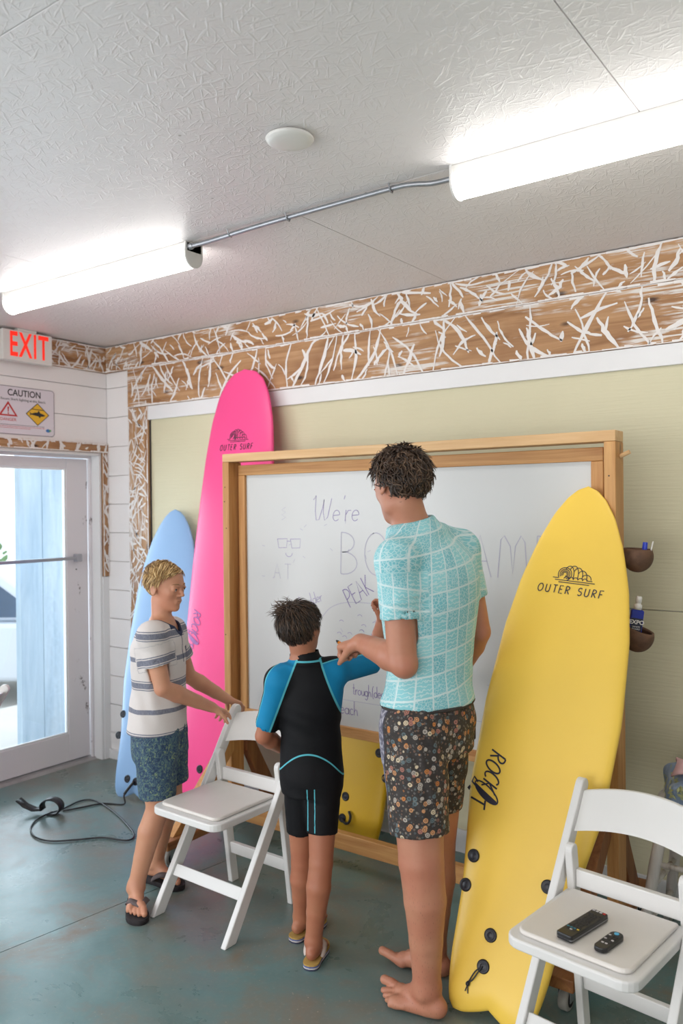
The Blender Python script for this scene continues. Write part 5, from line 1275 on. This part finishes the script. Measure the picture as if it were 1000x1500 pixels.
    for a in np.linspace(0, 2 * PI, 41): pts.append(Vector((pel.x, pel.y, .957)) + Vector((math.cos(hp), math.sin(hp), 0)) * .130 * math.cos(a) + Vector((-math.sin(hp), math.cos(hp), 0)) * .174 * math.sin(a) - base)
    wl_.tube(pts, .0065, 6, False).build('waistband', plain('charcoal_band', S(58, 52, 50), .8), sh, smooth=True)
    pc = spot(692, 1068, 2.80) - base; MB().prism(rrect(.02, .07, .006), 1, -.006, .006).build('pocket_flap', sh.data.materials[0], sh, bevel=.003).location = pc - Vector((0, 0, .035))
    # hair: short, wavy, dark brown
    def reg(p):
        if p.z < -.16 - .25 * max(0, -p.x - .1) * 0 and p.x > -.2: return False
        if p.x > .0 and p.z < .16 + .42 * p.x: return False
        if p.x > -.16 and p.z < .06 and abs(p.y) > .15: return False
        return p.z > (-.34 if p.x < -.2 else -.25)
    strands('hair', t, base, hc, hf, hs, m_hair('dark_brown_hair', S(36, 27, 22), S(70, 53, 41), S(110, 86, 66)), reg, lambda p: Vector((-.3 + p.x * .3, p.y * 1.2, -.75 if p.x < -.05 else -.15)) + Vector((.25, .2, 0)) * (1 if p.z > .35 else 0), 3000, .22, .026, .5, random.Random(3), 1.06, .45, 6, .55)
    return t
man()

# ================================================================== boy in the wetsuit
def wet_boy():
    base = Vector((-1.83, 2.31, 0))
    t = thing('person', 'boy in a black and blue short wetsuit reaching to the whiteboard', 'person', base)
    hb = 124; fr = frame(hb); f, l, u = fr; hr = math.radians(hb)
    lsh, rsh = spot(409, 997, 2.90), spot(488, 984, 2.95); lel, lwr = spot(386, 1078, 2.93), spot(420, 1098, 3.05); rel, rwr = spot(548, 970, 3.08), spot(558, 912, 3.14)
    pel = spot(456, 1125, 2.95); ch = spot(453, 1010, 2.935); nb = spot(447, 968, 2.935); hc = spot(441, 921, 2.935); hs = .192; hf = frame(94, 4, -6)
    lhip, rhip = spot(440, 1135, 2.97), spot(474, 1135, 2.93); lkn, lan = spot(443, 1262, 3.0), spot(441, 1352, 3.05); rkn, ran = spot(470, 1264, 2.88), spot(459, 1385, 2.875)
    lan.z = .075; ran.z = .075
    def trunk(g):
        return [(.575, pel.x, pel.y, .098 + g, .082 + g, hr), (.635, pel.x, pel.y, .108 + g, .092 + g, hr), (.71, pel.x, pel.y, .104 + g, .084 + g, hr), (.80, (pel.x + ch.x) / 2, (pel.y + ch.y) / 2, .099 + g, .076 + g, hr), (.88, ch.x, ch.y, .107 + g, .080 + g, hr),
                (.95, ch.x, ch.y, .116 + g, .080 + g, hr), (1.0, ch.x, ch.y, .108 + g, .070 + g, hr), (1.035, nb.x, nb.y, .072 + g, .056 + g, hr), (1.06, nb.x, nb.y, .046 + g, .045 + g, hr)]
    B = Field(); B.loft(trunk(0))
    for s_ in (lsh, rsh): B.cone(nb + Vector((0, 0, -.02)), s_, .034, .036, .03); B.ball(s_, .040, .03)
    arm(B, lsh, lel, lwr, (.038, .030, .021), .015); arm(B, rsh, rel, rwr, (.038, .030, .021), .015)
    leg(B, lhip, lkn, lan, (.058, .041, .043, .028), -f, .02); leg(B, rhip, rkn, ran, (.058, .041, .043, .028), -f, .02)
    fr_h = math.degrees(math.atan2(1.0, .20)); fl_h = 62
    rh = F0(457, 1398); lh = F0(440, 1362)
    foot(B, ran, 112, .185, -1, .022); foot(B, lan, 92, .185, 1, .022)
    B.cone(nb + Vector((0, 0, -.02)), hc - hf[2] * .05 - hf[0] * .015, .043, .043, .02); head(B, hc, hf, hs, True)
    hand(B, lwr, unit(spot(440, 1100, 3.12) - lwr), Vector((0, 0, 1)), 1, .68, ((25, 30, 20),) * 4, (.8, .5, .3, .3, .3))
    hand(B, rwr, unit(Vector((-.05, .15, 1))), unit(RT), -1, .68, ((20, 60, 40), (45, 70, 45), (55, 75, 45), (60, 75, 45)), (.9, .3, .5, .5, .4))
    vs, F = B.surface(.004, smooth=2); bd = np_mesh('body', vs, F, base, SK_B2, t); eyes(bd, base, hc, hf, hs)
    s = Field(); g = .008; tr_ = [list(r) for r in trunk(g)][:-1]; s.loft(tr_, .02)
    for s_ in (lsh, rsh): s.cone(nb + Vector((0, 0, -.022)), s_, .042, .045, .03); s.ball(s_, .047, .03)
    le, re = lsh.lerp(lel, .86), rsh.lerp(rel, .98)
    s.cone(lsh, le, .046, .0405, .02, flat=True); s.cone(rsh, re, .047, .041, .02, flat=True)
    lb, rb = lhip.lerp(lkn, .64), rhip.lerp(rkn, .66)
    s.cone(lhip, lb, .066, .055, .02, flat=True); s.cone(rhip, rb, .066, .055, .02, flat=True)
    nk = unit(hc - nb); s.cone(nb - nk * .03, nb + nk * .034, .059, .052, .015, flat=True); s.cone(nb + nk * .028, nb + nk * .07, .046, .05, .003, '-')
    s.cone(le.lerp(lsh, .08), le.lerp(lsh, -.3), .0345, .034, .003, '-'); s.cone(lb.lerp(lhip, .12), lb.lerp(lhip, -.3), .047, .047, .003, '-'); s.cone(rb.lerp(rhip, .12), rb.lerp(rhip, -.3), .047, .047, .003, '-')
    wr = lambda X, Y, Z: .0020 * np.sin((Z + .45 * (X * .8 + Y * .6)) * 95 + 2 * np.sin(Z * 21)) * np.exp(-((Z - .80) / .07) ** 2) + .0018 * np.sin(Z * 80 + (X + Y) * 40) * np.exp(-((Z - .58) / .04) ** 2)
    vs, F = s.surface(.0036, smooth=2, wr=wr); c = np.array(ch); d = vs - c; L = d @ np.array(l); W = d @ np.array(f)
    # raglan seams: planes from beside the collar down to each armpit
    zn, za = nb.z + .012, .875
    rag = []
    for sg, sh_ in ((1, lsh), (-1, rsh)):
        un, ua = .040, .112; a2 = np.array([sg * un, zn]); b2 = np.array([sg * ua, za]); e = b2 - a2; e /= np.linalg.norm(e); n2 = np.array([e[1] * -1, e[0]]) * sg
        if n2[0] * sg < 0: n2 = -n2
        q = (L - a2[0]) * n2[0] + (vs[:, 2] - a2[1]) * n2[1]; rag.append(np.where(vs[:, 2] > zn + .002, -.05, q))
    rg = np.maximum(*rag); rg = np.where(vs[:, 2] < .70, -.05, rg); col_ = np.abs(vs[:, 2] - (nb.z + .006)); rg = np.where((col_ < np.abs(rg)) & (rg < 0) & (np.abs(L) < .06), -col_, rg)
    arcv = vs[:, 2] - (.735 - 6.2 * L ** 2); arcv = np.where(W > .02, .1, arcv)
    pl_ = (vs - np.array(pel)) @ np.array(l); inl = np.abs(np.abs(pl_ + .004) - .013); inl = np.where((vs[:, 2] > .615) | (vs[:, 2] < .46), .1, inl)
    tops = []
    for a, b in ((lsh, le), (rsh, re)):
        ab = unit(b - a); n3 = unit(Vector((0, 0, 1)) + f * .8) if a is rsh else unit(l + f * .55); n3 = unit(n3 - ab * n3.dot(ab)); tops.append((vs - np.array(a)) @ np.array(n3))
    tp = np.where(L > 0, tops[0] - .026, tops[1] - .030)
    so = np_mesh('wetsuit', vs, F, base, neoprene(), t, dict(rag=rg, arc=arcv, inl=inl, top=tp)); so['label'] = 'black neoprene wetsuit with blue sleeves and teal piping'
    def reg(p):
        if p.x > .02 and p.z < .14 + .50 * p.x: return False
        if p.x > -.14 and p.z < .07 and abs(p.y) > .15: return False
        return p.z > -.20
    cw = Vector((-.22, .12, .50))
    strands('hair', t, base, hc, hf, hs, m_hair('brown_boy_hair', S(32, 24, 19), S(58, 43, 33), S(92, 68, 48)), reg, lambda p: (p - cw) * Vector((1, 1, 1)).x + Vector((0, 0, -.35)), 3200, .19, .022, .35, random.Random(5), 1.06, .12, 5)
    # tuft standing up at the crown
    strands('hair_tuft', t, base, hc, hf, hs, m_hair('brown_hair_tuft', S(40, 29, 22), S(74, 54, 40), S(104, 80, 58)), lambda p: p.z > .30 and -.40 < p.x < .02 and .02 < p.y < .30, lambda p: Vector((-.4, 1.0, .2)), 1100, .26, .022, 1.3, random.Random(8), 1.08, .35, 5)
    return t, (ran, lan)
wb_, wfeet = wet_boy()

# ================================================================== boy in the striped shirt
def striped_boy():
    base = Vector((-2.60, 2.25, 0))
    t = thing('person', 'blond boy in a striped shirt and navy shorts holding the folding chair', 'person', base)
    hb = 24; fr = frame(hb); f, l, u = fr; hr = math.radians(hb)
    rsh, lsh = spot(222, 932, 3.265), spot(252, 924, 3.49); rel, rwr = spot(238, 1008, 3.255), spot(310, 1036, 3.43); lel, lwr = spot(276, 990, 3.56), spot(332, 1024, 3.62)
    pel = spot(234, 1085, 3.38); ch = spot(234, 965, 3.38); nb = spot(237, 912, 3.38); hc = spot(243, 860, 3.385); hs = .200; hf = frame(10, -6, 0)
    rhip, lhip = spot(228, 1098, 3.31), spot(244, 1096, 3.45); rkn, ran = spot(231, 1184, 3.305), spot(199, 1296, 3.285); lkn, lan = spot(250, 1166, 3.46), spot(228, 1274, 3.51)
    ran.z = .085; lan.z = .085
    def trunk(g):
        return [(.60, pel.x, pel.y, .112 + g, .088 + g, hr), (.67, pel.x, pel.y, .118 + g, .094 + g, hr), (.76, pel.x, pel.y, .108 + g, .086 + g, hr), (.86, ch.x, ch.y, .112 + g, .086 + g, hr), (.96, ch.x, ch.y, .122 + g, .088 + g, hr),
                (1.04, ch.x, ch.y, .126 + g, .084 + g, hr), (1.09, nb.x * .5 + ch.x * .5, nb.y * .5 + ch.y * .5, .105 + g, .072 + g, hr), (1.125, nb.x, nb.y, .062 + g, .054 + g, hr), (1.145, nb.x, nb.y, .045 + g, .045 + g, hr)]
    B = Field(); B.loft(trunk(0))
    for s_ in (lsh, rsh): B.cone(nb + Vector((0, 0, -.02)), s_, .036, .040, .03); B.ball(s_, .044, .03)
    arm(B, rsh, rel, rwr, (.040, .033, .022), .015); arm(B, lsh, lel, lwr, (.040, .032, .022), .015)
    leg(B, lhip, lkn, lan, (.068, .046, .047, .031), -f, .02); leg(B, rhip, rkn, ran, (.068, .046, .047, .031), -f, .02)
    foot(B, ran, -38, .215, -1, .024); foot(B, lan, 8, .215, 1, .024)
    B.cone(nb + Vector((0, 0, -.02)), hc - hf[2] * .055 - hf[0] * .02, .041, .041, .02); head(B, hc, hf, hs, True)
    top = Vector((-2.44, 2.60, .715))
    hand(B, rwr, unit(spot(344, 1046, 3.555) - rwr), unit(Vector((0, 0, 1)) + f * .1), 1, .74, ((12, 18, 10), (25, 45, 25), (32, 52, 30), (36, 52, 30)), (.5, .75, .45, .2, .4), spread=.03)
    hand(B, lwr, unit(spot(352, 1030, 3.66) - lwr), unit(Vector((0, 0, 1)) - f * .1), -1, .74, ((15, 35, 25), (20, 45, 30), (26, 50, 30), (30, 50, 30)), (.6, .7, .4, .2, .4), spread=.03)
    vs, F = B.surface(.0038, smooth=2); bd = np_mesh('body', vs, F, base, SK_B1, t); eyes(bd, base, hc, hf, hs, SK_B1, plain('blond_brow', S(150, 112, 74), .7))
    # shirt
    s = Field(); g = .012; hemc = spot(230, 1066, 3.38)
    st = [(.690, hemc.x, hemc.y, .142, .118, hr), (.78, hemc.x * .6 + ch.x * .4, hemc.y * .6 + ch.y * .4, .134, .112, hr)] + [(r[0], r[1] - f.x * .006, r[2] - f.y * .006, r[3] - .004, r[4] + .010, r[5]) for r in trunk(g) if r[0] > .85][:-1]
    s.loft(st, .02)
    for s_ in (lsh, rsh): s.cone(nb + Vector((0, 0, -.024)), s_, .046, .052, .03); s.ball(s_, .055, .03)
    re, le = rsh.lerp(rel, .58), lsh.lerp(lel, .58)
    s.cone(rsh, re, .053, .051, .02, flat=True); s.cone(lsh, le, .053, .051, .02, flat=True)
    s.cone(nb + Vector((0, 0, -.005)) + f * .03, nb + Vector((0, 0, .05)) - f * .0, .045, .062, .004, '-'); s.ell(nb + f * .048 + Vector((0, 0, -.018)), (f, l, u), (.03, .026, .05), .006, '-')
    s.cone(re.lerp(rsh, .14), re.lerp(rsh, -.35), .0435, .0435, .003, '-'); s.cone(le.lerp(lsh, .14), le.lerp(lsh, -.35), .0435, .0435, .003, '-')
    wr = lambda X, Y, Z: .0028 * np.sin(((X * 1.0 + Y * .5) + .25 * Z) * 80 + 2.5 * np.sin(Z * 9)) * np.exp(-((Z - .84) / .10) ** 2) * np.clip((Z - .70) / .05, 0, 1) + .0022 * np.sin((Z * 1.0 + X * .9) * 70) * np.exp(-((Z - 1.02) / .06) ** 2)
    vs, F = s.surface(.0042, smooth=2, wr=wr); U, Vv = uvattrs(vs, (ch.x, ch.y, .650), fr, ((rsh, re, .085), (lsh, le, .085)))
    q = vs - np.array(nb); qf = q @ np.array(f); ql = q @ np.array(l); qz = q[:, 2]
    cc = np.array(nb + f * .03 + Vector((0, 0, -.005))); ca = np.array(unit(Vector((0, 0, .055)) - f * .03)); e = vs - cc; tt = e @ ca; rr = np.linalg.norm(e - tt[:, None] * ca, axis=1); nd = rr - (.045 + .017 * np.clip(tt / .063, 0, 1))
    ev = np.array(nb + f * .048 + Vector((0, 0, -.018))); ee = np.sqrt((((vs - ev) @ np.array(f)) / .03) ** 2 + (((vs - ev) @ np.array(l)) / .026) ** 2 + ((vs[:, 2] - ev[2]) / .05) ** 2); nd = np.minimum(np.where(tt > -.03, nd, .1), (ee - 1) * .03)
    plk = np.where((qf > .02) & (qz < -.05) & (qz > -.16), np.abs(ql), .1); pk_ = np.where((qf > .02) & (qz < -.10) & (qz > -.175) & (ql > .035) & (ql < .10), 1.0, 0.0)
    so = np_mesh('striped_shirt', vs, F, base, striped(), t, dict(u=U, v=Vv, neck=np.maximum(nd, 0), placket=plk, pocket=pk_)); so['label'] = 'cream shirt with slate navy stripes'
    # shorts
    s = Field(); s.loft([(.60, pel.x, pel.y, .128, .108, hr), (.68, pel.x, pel.y, .134, .110, hr), (.735, pel.x, pel.y, .130, .102, hr)], .03)
    rb, lb = Vector((rkn.x, rkn.y, .438)), Vector((lkn.x, lkn.y, .448))
    s.cone(rhip, rb, .086, .074, .03, flat=True); s.cone(lhip, lb, .086, .076, .03, flat=True)
    s.cone(rb + Vector((0, 0, .03)), rb - Vector((0, 0, .05)), .064, .064, .004, '-'); s.cone(lb + Vector((0, 0, .03)), lb - Vector((0, 0, .05)), .066, .066, .004, '-')
    vs, F = s.surface(.0048, smooth=2, wr=lambda X, Y, Z: .0022 * np.sin(Z * 40 + 70 * (X - Y) + 3 * np.sin(X * 30)) * np.clip((Z - .47) / .06, 0, 1))
    np_mesh('shorts', vs, F, base, leafy(), t)['label'] = 'navy shorts with a small leaf print'
    # straight blond hair with a side parting, longer on top
    def reg(p):
        if p.x > .10 and p.z < .27 + .32 * (p.x - .10): return False
        if p.x > .02 and p.z < .10: return False
        if p.x > -.17 and p.z < .12 and abs(p.y) > .15: return False
        if p.x > .33: return False
        return p.z > (-.24 if p.x < -.15 else -.1)
    def flw(p):
        if p.z > .26: return Vector((.30, -1.0, .0)) if p.y < .14 else Vector((.1, 1.0, -.3))
        return Vector((-.45, -.15 if p.y < 0 else .15, -1.0))
    strands('hair', t, base, hc, hf, hs, m_hair('blond_hair', S(122, 90, 54), S(200, 158, 100), S(246, 214, 158)), reg, flw, 3600, .24, .022, .20, random.Random(9), 1.05, .14, 6,
            lenf=lambda p: (.75 if p.x > .1 else 1.2) if p.z > .25 else (.45 if p.z > .08 and p.x > -.25 else (.6 if p.z > .05 else .35)))
    return t, (ran, lan)
sb_, sfeet = striped_boy()

# ------------------------------------------------------------------ flip-flops
def flip_flop(parent, ankle, hd, s, side, cols, strap, base):
    f = Vector((math.cos(math.radians(hd)), math.sin(math.radians(hd)), 0)); r = Vector((f.y, -f.x, 0)) * side; A = Vector((ankle[0], ankle[1], 0)) - Vector(base)
    out = [(-.30, 0), (-.27, .10), (-.17, .155), (.05, .15), (.30, .185), (.50, .21), (.63, .18), (.70, .10), (.71, .02), (.66, -.08), (.56, -.16), (.40, -.20), (.20, -.18), (0, -.155), (-.18, -.155), (-.27, -.10)]
    P = [A + f * a * s * 1.02 + r * b * s for a, b in [(q.x, q.y) for q in smooth_curve([(x, y, 0) for x, y in out] + [(-.30, 0, 0)], 3)[:-1]]]
    n = len(P); lay = len(cols); root = None
    for k_, m in enumerate(cols):
        z0, z1 = .020 * k_ / lay + .0005, .020 * (k_ + 1) / lay + (.0 if k_ < lay - 1 else .001)
        mb = MB(); mb.add([(p.x, p.y, z) for z in (z0, z1) for p in P], [tuple(range(n - 1, -1, -1)), tuple(range(n, 2 * n))] + [(i, (i + 1) % n, n + (i + 1) % n, n + i) for i in range(n)])
        o = mb.build('flip_flop' if root is None else 'sole_layer', m, parent if root is None else root)
        if root is None: root = o
    q = lambda a, b, c: A + f * a * s + r * b * s + Vector((0, 0, c * s))
    for sg in (-1, 1):
        pts = smooth_curve([q(.50, .075, .10), q(.44, .075 + .03 * sg, .235), q(.28, .03 + .155 * sg, .26), q(.12, .015 + .175 * sg, .17), q(.04, .01 + .155 * sg, .10)], 5)
        vs = []
        for i, p in enumerate(pts):
            tdir = (pts[min(i + 1, len(pts) - 1)] - pts[max(i - 1, 0)]).normalized(); nrm = unit(p - q(.28, .03, .08)); w = tdir.cross(nrm).normalized() * (.032 + .022 * math.sin(PI * i / (len(pts) - 1))) * s; vs += [p - w, p + w]
        mb = MB(); mb.add(vs, [(2 * i, 2 * i + 1, 2 * i + 3, 2 * i + 2) for i in range(len(pts) - 1)]); o = mb.build('strap', strap, root, smooth=True); sm = o.modifiers.new('thickness', 'SOLIDIFY'); sm.thickness = .004; sm.offset = 1
    return root
FB_ = [plain('black_foam_sole', S(36, 32, 34), .8), plain('dark_foam_top', S(50, 44, 46), .85)]
flip_flop(sb_, sfeet[0], -38, .215, -1, FB_, plain('grey_brown_strap', S(92, 80, 80), .7), (-2.60, 2.25, 0)); flip_flop(sb_, sfeet[1], 8, .215, 1, FB_, plain('grey_brown_strap_b', S(92, 80, 80), .7), (-2.60, 2.25, 0))
FC_ = [plain('navy_sole', S(56, 60, 84), .8), plain('pale_sole_stripe', S(196, 190, 190), .8), plain('blue_sole', S(96, 108, 160), .8), plain('mustard_sole_top', S(186, 152, 82), .85, .2, 8)]
for a, h_, sd in ((wfeet[0], 112, -1), (wfeet[1], 92, 1)): flip_flop(wb_, a, h_, .185, sd, FC_, plain('cream_strap', S(206, 190, 180), .7), (-1.83, 2.31, 0))

# ------------------------------------------------------------------ markers in the hands
mm = thing('orange_marker', 'orange marker pinched in the hand of the man', 'marker', spot(496, 941, 2.855))
MB().tube([(0, 0, 0), (.05, -.01, -.02)], .006, 10).build('barrel', plain('orange_plastic', S(226, 130, 30), .4), mm, smooth=True)
MB().tube([(-.012, .0024, .005), (-.0005, 0, 0)], [.003, .006], 10).build('tip', M['ink'], mm, smooth=True)
mm = thing('lime_marker', 'lime green marker held up by the boy in the wetsuit', 'marker', spot(561, 889, 3.14))
MB().tube([(0, 0, -.05), (-.005, .012, .022)], .0065, 10).build('barrel', plain('lime_plastic', S(196, 214, 70), .4), mm, smooth=True)
MB().tube([(-.005, .012, .0225), (-.006, .0145, .034)], [.006, .003], 10).build('tip', M['ink'], mm, smooth=True)
